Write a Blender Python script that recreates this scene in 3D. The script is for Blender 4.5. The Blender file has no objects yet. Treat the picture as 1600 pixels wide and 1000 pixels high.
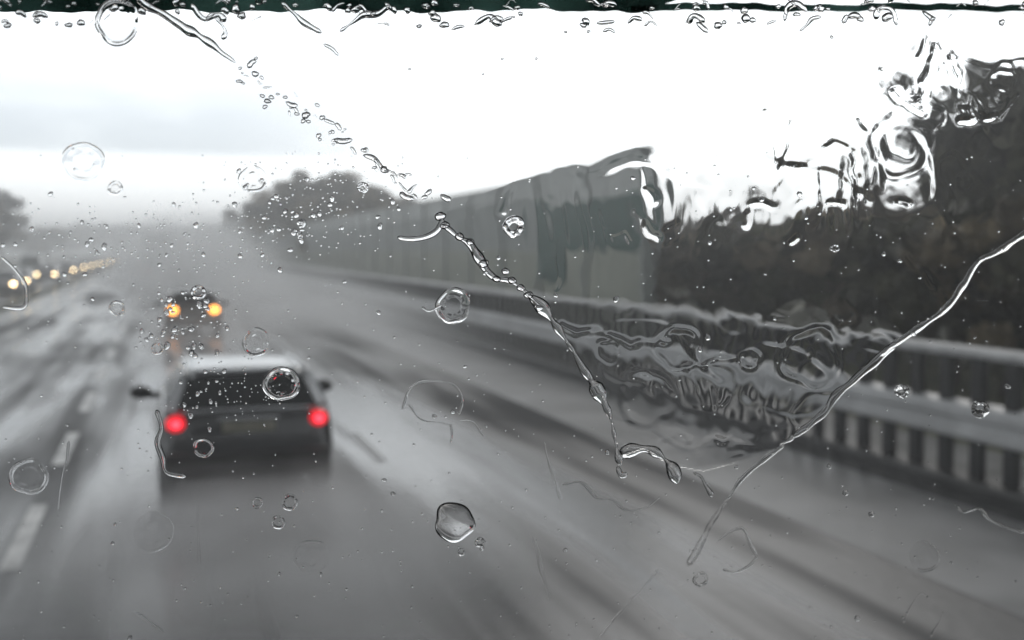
import bpy, bmesh, math, random
import numpy as np
from mathutils import Vector, Matrix

random.seed(7)
S = bpy.context.scene
COL = S.collection
PI = math.pi

# ------------------------------------------------------------------ camera frame
F = 1716.0                                   # focal length in pixels of the 1600-wide photograph
CH = 2.6                                     # eye height of the coach passenger
PITCH = math.atan(110 / F)
YAW = math.atan(550 * math.cos(PITCH) / F)
cp, sp, cy, sy = math.cos(PITCH), math.sin(PITCH), math.cos(YAW), math.sin(YAW)
FWD = Vector((sy * cp, cy * cp, -sp)); RGT = Vector((cy, -sy, 0)); UPV = RGT.cross(FWD)

cam = bpy.data.objects.new('camera', bpy.data.cameras.new('camera'))
COL.objects.link(cam)
cam.location = (0, 0, CH)
cam.rotation_euler = FWD.to_track_quat('-Z', 'Y').to_euler()
cam.data.sensor_width = 36
cam.data.lens = 36 * F / 1600
cam.data.clip_start = 0.02
cam.data.clip_end = 5000
cam.data.dof.use_dof = True
cam.data.dof.focus_distance = 0.655
cam.data.dof.aperture_fstop = 7.2
S.camera = cam


def spot(u, zc):
    """ground point seen in column u at camera depth zc"""
    xc = (u - 800) / F * zc
    return (xc * cy + zc * sy, zc * cy - xc * sy)


# ------------------------------------------------------------------ object helpers
def mesh_obj(name, verts, faces, mat=None, parent=None, smooth=False, mats=None, idx=None):
    me = bpy.data.meshes.new(name)
    me.from_pydata([tuple(map(float, v)) for v in verts], [], [tuple(map(int, f)) for f in faces])
    o = bpy.data.objects.new(name, me)
    COL.objects.link(o)
    for m in (mats or ([mat] if mat else [])):
        me.materials.append(m)
    if idx is not None:
        me.polygons.foreach_set('material_index', idx)
    if smooth:
        me.polygons.foreach_set('use_smooth', [True] * len(me.polygons))
    me.update()
    if parent is not None:
        o.parent = parent
    return o


def bm_obj(name, bm, mat, parent=None, smooth=False):
    me = bpy.data.meshes.new(name)
    bmesh.ops.recalc_face_normals(bm, faces=bm.faces)
    bm.to_mesh(me); bm.free()
    me.materials.append(mat)
    if smooth:
        me.polygons.foreach_set('use_smooth', [True] * len(me.polygons))
    o = bpy.data.objects.new(name, me)
    COL.objects.link(o)
    if parent is not None:
        o.parent = parent
    return o


def box(bm, x0, x1, y0, y1, z0, z1, bev=0.0, seg=2):
    r = bmesh.ops.create_cube(bm, size=1.0)
    vs = r['verts']
    for v in vs:
        v.co = Vector(((x0 + x1) / 2 + v.co.x * (x1 - x0), (y0 + y1) / 2 + v.co.y * (y1 - y0), (z0 + z1) / 2 + v.co.z * (z1 - z0)))
    if bev > 0:
        es = list({e for v in vs for e in v.link_edges})
        bmesh.ops.bevel(bm, geom=es, offset=bev, segments=seg, profile=0.5, affect='EDGES')
    return bm


def boxes(name, lst, mat, parent=None, bev=0.0):
    bm = bmesh.new()
    for b in lst:
        box(bm, *b, bev=bev)
    return bm_obj(name, bm, mat, parent)


def empty(name, loc, label, cat, group=None, rz=0.0):
    o = bpy.data.objects.new(name, None)
    COL.objects.link(o)
    o.location = loc; o.rotation_euler = (0, 0, rz)
    o.empty_display_size = 0.2
    return tag(o, label, cat, group)


def tag(o, label, cat, group=None, kind=None):
    if label: o['label'] = label
    if cat: o['category'] = cat
    if group: o['group'] = group
    if kind: o['kind'] = kind
    return o


def struct(o):
    o['kind'] = 'structure'
    return o


def copy_tree(o, parent=None):
    c = o.copy()
    COL.objects.link(c)
    if parent is not None:
        c.parent = parent
    for ch in list(o.children):
        copy_tree(ch, c)
    return c


# ------------------------------------------------------------------ materials
def new_mat(name):
    m = bpy.data.materials.new(name)
    m.use_nodes = True
    return m, m.node_tree.nodes, m.node_tree.links, m.node_tree.nodes['Principled BSDF']


def paint(name, col, rough=0.5, metal=0.0, var=0.25, scale=3.0, coat=0.0, bump=0.0, spec=0.5):
    """plain surface with a little procedural variation in tone and gloss"""
    m, N, L, P = new_mat(name)
    tc = N.new('ShaderNodeTexCoord')
    nz = N.new('ShaderNodeTexNoise'); nz.inputs['Scale'].default_value = scale; nz.inputs['Detail'].default_value = 5
    L.new(tc.outputs['Object'], nz.inputs['Vector'])
    rp = N.new('ShaderNodeValToRGB')
    rp.color_ramp.elements[0].position = 0.3; rp.color_ramp.elements[1].position = 0.7
    rp.color_ramp.elements[0].color = tuple(c * (1 - var) for c in col) + (1,)
    rp.color_ramp.elements[1].color = tuple(min(1, c * (1 + var)) for c in col) + (1,)
    L.new(nz.outputs['Fac'], rp.inputs['Fac'])
    L.new(rp.outputs['Color'], P.inputs['Base Color'])
    P.inputs['Roughness'].default_value = rough
    P.inputs['Metallic'].default_value = metal
    P.inputs['Specular IOR Level'].default_value = spec
    P.inputs['Coat Weight'].default_value = coat
    if bump:
        b = N.new('ShaderNodeBump'); b.inputs['Strength'].default_value = bump; b.inputs['Distance'].default_value = 0.05
        L.new(nz.outputs['Fac'], b.inputs['Height']); L.new(b.outputs['Normal'], P.inputs['Normal'])
    return m


def lamp_mat(name, col, strength):
    m, N, L, P = new_mat(name)
    P.inputs['Base Color'].default_value = tuple(c * 0.5 for c in col) + (1,)
    P.inputs['Roughness'].default_value = 0.2
    P.inputs['Emission Color'].default_value = col + (1,)
    P.inputs['Emission Strength'].default_value = strength
    return m


def road_material(name, base, dark, patch=True):
    """wet asphalt: gloss runs in bands along the carriageway"""
    m, N, L, P = new_mat(name)
    tc = N.new('ShaderNodeTexCoord')
    mp = N.new('ShaderNodeMapping'); mp.inputs['Scale'].default_value = (1.0, 0.035, 1.0)
    L.new(tc.outputs['Object'], mp.inputs['Vector'])
    a = N.new('ShaderNodeTexNoise'); a.inputs['Scale'].default_value = 0.75; a.inputs['Detail'].default_value = 4; a.inputs['Roughness'].default_value = 0.55
    L.new(mp.outputs['Vector'], a.inputs['Vector'])
    mp2 = N.new('ShaderNodeMapping'); mp2.inputs['Scale'].default_value = (0.42, 0.10, 1.0)
    L.new(tc.outputs['Object'], mp2.inputs['Vector'])
    b = N.new('ShaderNodeTexNoise'); b.inputs['Scale'].default_value = 0.9; b.inputs['Detail'].default_value = 3
    L.new(mp2.outputs['Vector'], b.inputs['Vector'])
    g = N.new('ShaderNodeTexNoise'); g.inputs['Scale'].default_value = 60; g.inputs['Detail'].default_value = 3
    L.new(tc.outputs['Object'], g.inputs['Vector'])
    mp3 = N.new('ShaderNodeMapping'); mp3.inputs['Scale'].default_value = (1.0, 0.06, 1.0)
    L.new(tc.outputs['Object'], mp3.inputs['Vector'])
    t = N.new('ShaderNodeTexNoise'); t.inputs['Scale'].default_value = 1.7; t.inputs['Detail'].default_value = 2
    L.new(mp3.outputs['Vector'], t.inputs['Vector'])
    mx0 = N.new('ShaderNodeMath'); mx0.operation = 'ADD'
    L.new(a.outputs['Fac'], mx0.inputs[0]); L.new(b.outputs['Fac'], mx0.inputs[1])
    ts = N.new('ShaderNodeMath'); ts.operation = 'MULTIPLY_ADD'; ts.inputs[1].default_value = 0.8; ts.inputs[2].default_value = -0.4
    L.new(t.outputs['Fac'], ts.inputs[0])
    mx = N.new('ShaderNodeMath'); mx.operation = 'ADD'
    L.new(mx0.outputs['Value'], mx.inputs[0]); L.new(ts.outputs['Value'], mx.inputs[1])
    r = N.new('ShaderNodeMapRange')
    r.inputs['From Min'].default_value = 0.88; r.inputs['From Max'].default_value = 1.20
    r.inputs['To Min'].default_value = 0.13; r.inputs['To Max'].default_value = 0.55
    L.new(mx.outputs['Value'], r.inputs['Value'])
    # the hard shoulder drains to a coarser, less polished surface
    sx = N.new('ShaderNodeSeparateXYZ'); L.new(tc.outputs['Object'], sx.inputs[0])
    sh = N.new('ShaderNodeMapRange'); sh.interpolation_type = 'SMOOTHSTEP'
    sh.inputs['From Min'].default_value = 3.0; sh.inputs['From Max'].default_value = 6.0
    sh.inputs['To Min'].default_value = 0.0; sh.inputs['To Max'].default_value = 0.30
    L.new(sx.outputs['X'], sh.inputs['Value'])
    ra = N.new('ShaderNodeMath'); ra.operation = 'ADD'
    L.new(r.outputs['Result'], ra.inputs[0]); L.new(sh.outputs['Result'], ra.inputs[1])
    L.new(ra.outputs['Value'], P.inputs['Roughness'])
    c = N.new('ShaderNodeValToRGB')
    c.color_ramp.elements[0].position = 0.3; c.color_ramp.elements[1].position = 0.72
    c.color_ramp.elements[0].color = dark + (1,); c.color_ramp.elements[1].color = base + (1,)
    ad = N.new('ShaderNodeMath'); ad.operation = 'MULTIPLY_ADD'; ad.inputs[1].default_value = 0.35; 
    L.new(g.outputs['Fac'], ad.inputs[0]); L.new(b.outputs['Fac'], ad.inputs[2])
    L.new(ad.outputs['Value'], c.inputs['Fac'])
    L.new(c.outputs['Color'], P.inputs['Base Color'])
    # standing water fills the grain where the surface is glossiest
    bs = N.new('ShaderNodeMapRange')
    bs.inputs['From Min'].default_value = 0.75; bs.inputs['From Max'].default_value = 1.2
    bs.inputs['To Min'].default_value = 0.0; bs.inputs['To Max'].default_value = 0.10
    L.new(mx.outputs['Value'], bs.inputs['Value'])
    bp = N.new('ShaderNodeBump'); bp.inputs['Distance'].default_value = 0.006
    L.new(bs.outputs['Result'], bp.inputs['Strength'])
    L.new(g.outputs['Fac'], bp.inputs['Height'])
    # shallow unevenness of the laid surface breaks up mirror images
    q = N.new('ShaderNodeTexNoise'); q.inputs['Scale'].default_value = 7; q.inputs['Detail'].default_value = 3
    L.new(tc.outputs['Object'], q.inputs['Vector'])
    bq = N.new('ShaderNodeBump'); bq.inputs['Distance'].default_value = 0.012; bq.inputs['Strength'].default_value = 0.45
    L.new(q.outputs['Fac'], bq.inputs['Height']); L.new(bp.outputs['Normal'], bq.inputs['Normal'])
    L.new(bq.outputs['Normal'], P.inputs['Normal'])
    # pooled water mirrors the sky, drained open-textured asphalt hardly does
    sl = N.new('ShaderNodeMapRange')
    sl.inputs['From Min'].default_value = 0.88; sl.inputs['From Max'].default_value = 1.20
    sl.inputs['To Min'].default_value = 0.75; sl.inputs['To Max'].default_value = 0.14
    L.new(mx.outputs['Value'], sl.inputs['Value']); L.new(sl.outputs['Result'], P.inputs['Specular IOR Level'])
    return m


def ground_material():
    m, N, L, P = new_mat('wet_grass')
    tc = N.new('ShaderNodeTexCoord')
    n1 = N.new('ShaderNodeTexNoise'); n1.inputs['Scale'].default_value = 0.35; n1.inputs['Detail'].default_value = 8
    L.new(tc.outputs['Object'], n1.inputs['Vector'])
    c = N.new('ShaderNodeValToRGB')
    c.color_ramp.elements[0].position = 0.35; c.color_ramp.elements[0].color = (0.030, 0.036, 0.014, 1)
    c.color_ramp.elements[1].position = 0.68; c.color_ramp.elements[1].color = (0.085, 0.085, 0.040, 1)
    L.new(n1.outputs['Fac'], c.inputs['Fac']); L.new(c.outputs['Color'], P.inputs['Base Color'])
    P.inputs['Roughness'].default_value = 0.8
    n2 = N.new('ShaderNodeTexNoise'); n2.inputs['Scale'].default_value = 14; n2.inputs['Detail'].default_value = 4
    L.new(tc.outputs['Object'], n2.inputs['Vector'])
    b = N.new('ShaderNodeBump'); b.inputs['Strength'].default_value = 0.6; b.inputs['Distance'].default_value = 0.08
    L.new(n2.outputs['Fac'], b.inputs['Height']); L.new(b.outputs['Normal'], P.inputs['Normal'])
    return m


def leaf_material(name, lo, hi):
    m, N, L, P = new_mat(name)
    at = N.new('ShaderNodeAttribute'); at.attribute_name = 'tone'
    c = N.new('ShaderNodeValToRGB')
    c.color_ramp.elements[0].color = lo + (1,); c.color_ramp.elements[1].color = hi + (1,)
    L.new(at.outputs['Fac'], c.inputs['Fac']); L.new(c.outputs['Color'], P.inputs['Base Color'])
    P.inputs['Roughness'].default_value = 0.6
    P.inputs['Specular IOR Level'].default_value = 0.25
    return m


def water_material():
    m = bpy.data.materials.new('rain_water')
    m.use_nodes = True
    N, L = m.node_tree.nodes, m.node_tree.links
    N.remove(N['Principled BSDF'])
    g = N.new('ShaderNodeBsdfGlass'); g.inputs['IOR'].default_value = 1.333; g.inputs['Roughness'].default_value = 0.0
    L.new(g.outputs['BSDF'], N['Material Output'].inputs['Surface'])
    return m


def clear_material():
    m = bpy.data.materials.new('clear_glass')
    m.use_nodes = True
    N, L = m.node_tree.nodes, m.node_tree.links
    N.remove(N['Principled BSDF'])
    g = N.new('ShaderNodeBsdfTransparent')
    L.new(g.outputs['BSDF'], N['Material Output'].inputs['Surface'])
    return m


def tinted_acrylic():
    m = bpy.data.materials.new('dark_green_tinted_acrylic'); m.use_nodes = True
    N, L = m.node_tree.nodes, m.node_tree.links
    P = N['Principled BSDF']; P.inputs['Base Color'].default_value = (0.03, 0.05, 0.045, 1); P.inputs['Roughness'].default_value = 0.4
    t = N.new('ShaderNodeBsdfTransparent')
    tc = N.new('ShaderNodeTexCoord'); nz = N.new('ShaderNodeTexNoise'); nz.inputs['Scale'].default_value = 22; nz.inputs['Detail'].default_value = 5
    L.new(tc.outputs['Object'], nz.inputs['Vector'])
    r = N.new('ShaderNodeValToRGB')
    r.color_ramp.elements[0].position = 0.35; r.color_ramp.elements[0].color = (0.05, 0.085, 0.075, 1)
    r.color_ramp.elements[1].position = 0.7; r.color_ramp.elements[1].color = (0.16, 0.235, 0.215, 1)
    L.new(nz.outputs['Fac'], r.inputs['Fac']); L.new(r.outputs['Color'], t.inputs['Color'])
    mx = N.new('ShaderNodeMixShader'); mx.inputs[0].default_value = 0.75
    L.new(P.outputs['BSDF'], mx.inputs[1]); L.new(t.outputs['BSDF'], mx.inputs[2])
    L.new(mx.outputs['Shader'], N['Material Output'].inputs['Surface'])
    return m


M = {
    'road': road_material('wet_asphalt', (0.042, 0.043, 0.045), (0.018, 0.019, 0.021)),
    'line': paint('worn_road_paint', (0.42, 0.42, 0.41), 0.35, var=0.5, scale=3),
    'linefaint': paint('scuffed_road_paint', (0.13, 0.13, 0.13), 0.35, var=0.5, scale=3),
    'grass': ground_material(),
    'kerb': paint('wet_dark_concrete', (0.055, 0.055, 0.055), 0.5, var=0.4, scale=2, bump=0.2),
    'strip': paint('wet_pale_concrete', (0.27, 0.27, 0.265), 0.25, var=0.3, scale=1.2),
    'shoulder': paint('wet_worn_concrete', (0.22, 0.222, 0.225), 0.30, var=0.35, scale=0.8),
    'steel': paint('galvanised_beam', (0.47, 0.475, 0.48), 0.42, metal=0.0, var=0.22, scale=1.7),
    'post': paint('dark_steel_post', (0.016, 0.016, 0.017), 0.5, var=0.4, scale=6),
    'wall_grey': paint('grey_acoustic_panel', (0.46, 0.48, 0.465), 0.6, var=0.15, scale=1.0, bump=0.2),
    'wall_low': paint('pale_olive_panel', (0.30, 0.315, 0.27), 0.65, var=0.18, scale=0.9, bump=0.2),
    'wall_teal': paint('dark_teal_panel', (0.001, 0.052, 0.038), 0.5, var=0.3, scale=1.4),
    'wall_mid': paint('dull_grey_green_panel', (0.26, 0.28, 0.27), 0.55, var=0.25, scale=1.4),
    'bark': paint('wet_bark', (0.045, 0.036, 0.028), 0.75, var=0.4, scale=8, bump=0.5),
    'leaf_brown': leaf_material('late_foliage', (0.040, 0.033, 0.021), (0.32, 0.26, 0.165)),
    'leaf_olive': leaf_material('olive_foliage', (0.022, 0.026, 0.012), (0.13, 0.135, 0.06)),
    'leaf_pale': leaf_material('bare_twigs', (0.06, 0.05, 0.038), (0.26, 0.22, 0.16)),
    'leaf_dark': leaf_material('evergreen_foliage', (0.013, 0.015, 0.010), (0.11, 0.108, 0.065)),
    'water': water_material(),
    'clear': clear_material(),
    'tint': tinted_acrylic(),
    'cab': paint('dark_cab_plastic', (0.020, 0.020, 0.020), 0.8, var=0.2, scale=3),
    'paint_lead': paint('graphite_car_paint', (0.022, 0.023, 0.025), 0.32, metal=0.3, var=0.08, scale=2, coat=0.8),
    'roof_sheen': paint('sky_sheen_paint', (0.40, 0.41, 0.42), 0.28, metal=0.7, var=0.06, scale=2, coat=0.6),  # lead car cabin: reflected sky put into a paler colour than the body
    'paint_far': paint('dark_car_paint', (0.030, 0.036, 0.036), 0.3, metal=0.3, var=0.1, coat=0.5),
    'silver': paint('silver_trim', (0.48, 0.49, 0.50), 0.25, metal=0.5, var=0.08),
    'glass': paint('dark_car_glass', (0.010, 0.012, 0.013), 0.08, var=0.1, spec=0.6),
    'plastic': paint('black_plastic', (0.018, 0.018, 0.018), 0.55, var=0.2, scale=10),
    'tyre': paint('tyre_rubber', (0.018, 0.018, 0.018), 0.75, var=0.2, scale=10),
    'rim': paint('alloy_rim', (0.35, 0.35, 0.36), 0.35, metal=0.7),
    'plate': paint('number_plate_face', (0.22, 0.21, 0.17), 0.5, var=0.2, scale=5),
    'red': lamp_mat('lit_tail_lamp', (1.0, 0.006, 0.022), 0.72),
    'redcore': lamp_mat('lit_bulb', (1.0, 0.06, 0.09), 2.2),
    'reddim': lamp_mat('dim_tail_lamp', (1.0, 0.05, 0.03), 0.5),
    'amber': lamp_mat('lit_hazard_lamp', (1.0, 0.36, 0.06), 5.0),
    'headlamp': lamp_mat('lit_headlamp', (1.0, 0.74, 0.40), 14.0),
    'trailer': paint('grey_trailer_panel', (0.17, 0.17, 0.18), 0.5, var=0.15, scale=0.6),
    'greenvan': paint('dark_green_van_paint', (0.016, 0.055, 0.048), 0.35, var=0.1, coat=0.5),
}
CARS = [paint('grey_paint', (0.20, 0.20, 0.21), 0.3, metal=0.3, coat=0.5), paint('white_paint', (0.6, 0.6, 0.6), 0.3, coat=0.5), paint('blue_paint', (0.04, 0.06, 0.12), 0.3, coat=0.5)]

# ------------------------------------------------------------------ ground, road, markings
GX0, GX1, GY0, GY1 = -600, 600, -40, 1000
mesh_obj_g = mesh_obj('ground', [(GX0, GY0, -0.02), (GX1, GY0, -0.02), (GX1, GY1, -0.02), (GX0, GY1, -0.02)], [(0, 1, 2, 3)], M['grass'])
struct(mesh_obj_g)


def sheet(name, x0, x1, y0, y1, z, mat):
    ny = max(1, int((y1 - y0) / 40))
    v = []; f = []
    for i in range(ny + 1):
        y = y0 + (y1 - y0) * i / ny
        v += [(x0, y, z), (x1, y, z)]
    for i in range(ny):
        f.append((2 * i, 2 * i + 1, 2 * i + 3, 2 * i + 2))
    return struct(mesh_obj(name, v, f, mat))


BX = 8.2                                    # face of the roadside barrier
sheet('road', -6.3, BX - 0.06, -35, 900, 0.0, M['road'])
sheet('road', -19.5, -7.3, -35, 900, 0.0, M['road'])
sheet('hard_shoulder', 5.75, 7.75, -35, 900, 0.004, M['shoulder'])
sheet('concrete_strip', BX + 0.34, BX + 2.0, -35, 260, 0.004, M['strip'])


def dashes(x, w, spans, z=0.004, mat='line'):
    v = []; f = []
    for a, b in spans:
        k = len(v)
        v += [(x - w / 2, a, z), (x + w / 2, a, z), (x + w / 2, b, z), (x - w / 2, b, z)]
        f.append((k, k + 1, k + 2, k + 3))
    return struct(mesh_obj('lane_marking', v, f, M[mat]))


dashes(-1.22, 0.16, [(9.6 + 4.6 * k, 12.0 + 4.6 * k) for k in range(-4, 45)])
dashes(2.55, 0.13, [(13.2 + 13.0 * k, 15.4 + 13.0 * k) for k in range(-2, 18)], mat='linefaint')
dashes(-5.75, 0.22, [(-30 + 20 * k, -10 + 20 * k) for k in range(0, 30)])
dashes(-7.5, 0.12, [(-30 + 20 * k, -10 + 20 * k) for k in range(0, 30)])
dashes(-12.4, 0.13, [(9.6 + 9 * k, 12.6 + 9 * k) for k in range(-4, 45)])

# ------------------------------------------------------------------ roadside steel barrier
def extrude_profile(name, prof, y0, y1, mat, parent, step=8.0):
    n = len(prof); ny = max(1, int((y1 - y0) / step))
    v = []; f = []
    for i in range(ny + 1):
        y = y0 + (y1 - y0) * i / ny
        v += [(x, y, z) for x, z in prof]
    for i in range(ny):
        for j in range(n):
            a, b = i * n + j, i * n + (j + 1) % n
            f.append((a, b, b + n, a + n))
    f.append(tuple(range(n))[::-1]); f.append(tuple(ny * n + j for j in range(n)))
    bm = bmesh.new()
    vs = [bm.verts.new(q) for q in v]
    for q in f:
        bm.faces.new([vs[k] for k in q])
    return bm_obj(name, bm, mat, parent)


bar = empty('crash_barrier', (BX, 0, 0), 'long grey steel crash barrier on dark posts along the right road edge', 'barrier')
Y0B, Y1B = 1.5, 190.0
# box beam with a sloping, lit upper face and two swages
extrude_profile('beam', [(0.02, 0.56), (0.0, 0.60), (0.0, 0.66), (0.05, 0.70), (0.05, 0.76), (0.0, 0.80), (0.0, 0.87), (0.03, 0.925), (0.16, 0.965), (0.20, 0.95), (0.20, 0.58), (0.17, 0.56)], Y0B, Y1B, M['steel'], bar)
extrude_profile('top_rail', [(0.05, 1.44), (0.02, 1.47), (0.02, 1.52), (0.06, 1.552), (0.19, 1.558), (0.22, 1.53), (0.22, 1.47), (0.19, 1.44)], Y0B, Y1B, M['steel'], bar)
extrude_profile('kerb', [(-0.10, -0.02), (-0.10, 0.10), (-0.06, 0.14), (0.30, 0.15), (0.34, 0.12), (0.34, -0.02)], Y0B, Y1B, M['kerb'], bar)


def post_box(bm, y):
    box(bm, 0.075, 0.165, y - 0.08, y + 0.08, 0.13, 1.46)


bm = bmesh.new(); post_box(bm, 0.0)
proto = bm_obj('post', bm, M['post'], bar)
PSTEP = 0.5
proto.location = (0, 5.6, 0)
for k in range(1, 100):
    c = proto.copy(); COL.objects.link(c); c.parent = bar; c.location = (0, 5.6 + PSTEP * k, 0)
bm = bmesh.new()
for k in range(8):
    post_box(bm, 1.6 + PSTEP * k)
for k in range(100, 366):
    post_box(bm, 5.6 + PSTEP * k)
o = bm_obj('distant_posts', bm, M['post'], bar); o['kind'] = 'stuff'

# ------------------------------------------------------------------ noise wall
WX = 11.5
WY0 = (27.4 - WX * sy) / cy
wall = empty('noise_wall', (WX, WY0, 0), 'tall grey roadside noise wall with teal panels near its square end', 'wall')
WT = 0.22
bays = [4.0 * k for k in range(0, 29)]
end = bays[-1]
boxes('lower_panel', [(0, WT, 0.15, end, 0.0, 2.55)], M['wall_low'], wall)
boxes('teal_panel', [(-0.02, WT - 0.02, 0.15, 8.6, 2.553, 4.02)], M['wall_teal'], wall, bev=0.01)
boxes('middle_panel', [(0, WT, 8.603, end, 2.553, 4.02)], M['wall_mid'], wall)
boxes('top_panel', [(0.01, WT - 0.01, 0.15, end, 4.023, 4.72)], M['wall_grey'], wall, bev=0.01)
boxes('coping', [(-0.05, WT + 0.05, 0.10, end + 0.05, 4.723, 4.80)], M['wall_grey'], wall, bev=0.01)
# projecting dark green cabinet door low in the third bay
boxes('service_door', [(-0.06, -0.021, 5.6, 8.2, 1.55, 2.60)], M['wall_teal'], wall, bev=0.01)
bm = bmesh.new(); box(bm, -0.07, WT + 0.07, -0.09, 0.09, 0, 4.722)
proto = bm_obj('column', bm, M['wall_mid'], wall)
for y in bays[1:]:
    c = proto.copy(); COL.objects.link(c); c.parent = wall; c.location = (0, y, 0)

# ------------------------------------------------------------------ trees
rng = np.random.default_rng(11)


def tube(V, Fc, p0, p1, r0, r1, n=6):
    p0 = np.array(p0, float); p1 = np.array(p1, float)
    d = p1 - p0; d /= np.linalg.norm(d) + 1e-9
    a = np.cross(d, [0.3, 0.9, 0.2]); a /= np.linalg.norm(a) + 1e-9
    b = np.cross(d, a); k = len(V)
    for p, r in ((p0, r0), (p1, r1)):
        for i in range(n):
            t = 2 * PI * i / n
            V.append(p + r * (a * math.cos(t) + b * math.sin(t)))
    for i in range(n):
        j = (i + 1) % n
        Fc.append((k + i, k + j, k + n + j, k + n + i))


def make_tree_meshes(h, cw, seed, nleaf, leaf, trunk_h=0.25, flat=0.0):
    """returns (trunk_mesh, crown_mesh): tapered trunk forking into limbs, leaf-sized faces in clumps round the limb ends"""
    R = np.random.default_rng(seed)
    V = []; Fc = []; tips = []

    def grow(p, d, ln, r, lvl):
        seg = 3
        for s in range(seg):
            q = p + d * ln / seg
            tube(V, Fc, p, q, r, r * 0.82, 7 if lvl == 0 else 5)
            p = q; r *= 0.82
            d = d + R.normal(0, 0.10, 3); d[2] += 0.05; d /= np.linalg.norm(d)
        if lvl >= 2:
            tips.append(p); return
        n = 5 if lvl == 0 else 4
        for i in range(n):
            az = 2 * PI * (i + R.random() * 0.8) / n
            sp_ = R.uniform(0.5, 1.0)
            nd = np.array([math.cos(az) * sp_, math.sin(az) * sp_, R.uniform(0.25, 0.95)])
            nd /= np.linalg.norm(nd)
            grow(p, nd, ln * R.uniform(0.55, 0.85), r * 0.62, lvl + 1)
        tips.append(p)

    grow(np.zeros(3), np.array([0.02, 0.0, 1.0]), h * trunk_h, h * 0.022, 0)
    tips = np.array(tips)
    extra = []
    for i in range(22):
        v = R.normal(0, 1, 3); v /= np.linalg.norm(v)
        v *= R.uniform(0.35, 1.0) ** 0.6
        extra.append([v[0] * cw * 0.5, v[1] * cw * 0.5, h * (0.58 + 0.36 * v[2])])
    tips[:, :2] *= (cw * 0.42) / (np.abs(tips[:, :2]).max() + 1e-6)
    tips[:, 2] *= (h * 0.86) / tips[:, 2].max()
    cs = np.vstack([tips, np.array(extra)])
    cs = cs[cs[:, 2] > h * (0.16 - flat * 0.15)]
    which = R.integers(0, len(cs), nleaf)
    rad = R.uniform(0.055, 0.125, len(cs))[which] * (h + cw) * 0.5
    v = R.normal(0, 1, (nleaf, 3)); v /= np.linalg.norm(v, axis=1)[:, None]
    c = cs[which] + v * (rad * R.random(nleaf) ** 0.45)[:, None] * np.array([1, 1, 0.8])
    c[:, 2] = np.maximum(c[:, 2], 0.1)
    t1 = R.normal(0, 1, (nleaf, 3)); t1 /= np.linalg.norm(t1, axis=1)[:, None]
    t2 = np.cross(t1, R.normal(0, 1, (nleaf, 3))); t2 /= np.linalg.norm(t2, axis=1)[:, None]
    s = leaf * R.uniform(0.5, 1.3, nleaf)[:, None]
    P = np.stack([c - t1 * s, c + t2 * s * 0.55, c + t1 * s, c - t2 * s * 0.55], 1).reshape(-1, 3)
    me = bpy.data.meshes.new('crown')
    me.vertices.add(nleaf * 4); me.vertices.foreach_set('co', P.ravel())
    me.loops.add(nleaf * 4); me.loops.foreach_set('vertex_index', np.arange(nleaf * 4))
    me.polygons.add(nleaf); me.polygons.foreach_set('loop_start', np.arange(nleaf) * 4)
    tone_c = R.random(len(cs)) ** 1.6
    tone = np.clip(tone_c[which] * 0.85 + R.random(nleaf) * 0.15, 0, 1)
    a = me.attributes.new('tone', 'FLOAT', 'FACE'); a.data.foreach_set('value', tone)
    me.update(); me.validate()
    tm = bpy.data.meshes.new('trunk')
    tm.from_pydata([tuple(q) for q in V], [], Fc)
    tm.polygons.foreach_set('use_smooth', [True] * len(tm.polygons))
    return tm, me


TREE = {}
def proto_tree(key, h, cw, seed, nleaf, leaf, mat, th=0.25, flat=0.0):
    tm, cm = make_tree_meshes(h, cw, seed, nleaf, leaf, th, flat)
    tm.materials.append(M['bark']); cm.materials.append(M[mat])
    TREE[key] = (tm, cm, h)


proto_tree('round_a', 9, 8, 1, 9000, 0.20, 'leaf_brown')
proto_tree('round_b', 9, 7, 2, 9000, 0.20, 'leaf_brown')
proto_tree('dark_a', 9, 7.5, 3, 13000, 0.20, 'leaf_dark')
proto_tree('dark_b', 9, 6.5, 4, 13000, 0.20, 'leaf_dark')
proto_tree('thin', 9, 6.5, 8, 4200, 0.20, 'leaf_dark')
proto_tree('bush', 4, 5.5, 5, 7000, 0.14, 'leaf_brown', 0.10, 1.0)
proto_tree('bush_c', 4, 4.6, 15, 7000, 0.13, 'leaf_olive', 0.10, 1.0)
proto_tree('bush_d', 4, 5.0, 16, 5200, 0.12, 'leaf_pale', 0.10, 1.0)
proto_tree('bush_b', 4, 5.0, 6, 8000, 0.15, 'leaf_dark', 0.10, 1.0)


def tree(name, key, x, y, h, label, group, cat='tree', wide=1.0, trunk='trunk', crown='crown'):
    tm, cm, h0 = TREE[key]
    s = h / h0
    e = empty(name, (x, y, -0.02), label, cat, group, rz=random.uniform(0, 6.28))
    e.scale = (s * wide, s * wide, s)
    for nm, me in ((trunk, tm), (crown, cm)):
        o = bpy.data.objects.new(nm, me); COL.objects.link(o); o.parent = e
    return e


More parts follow.
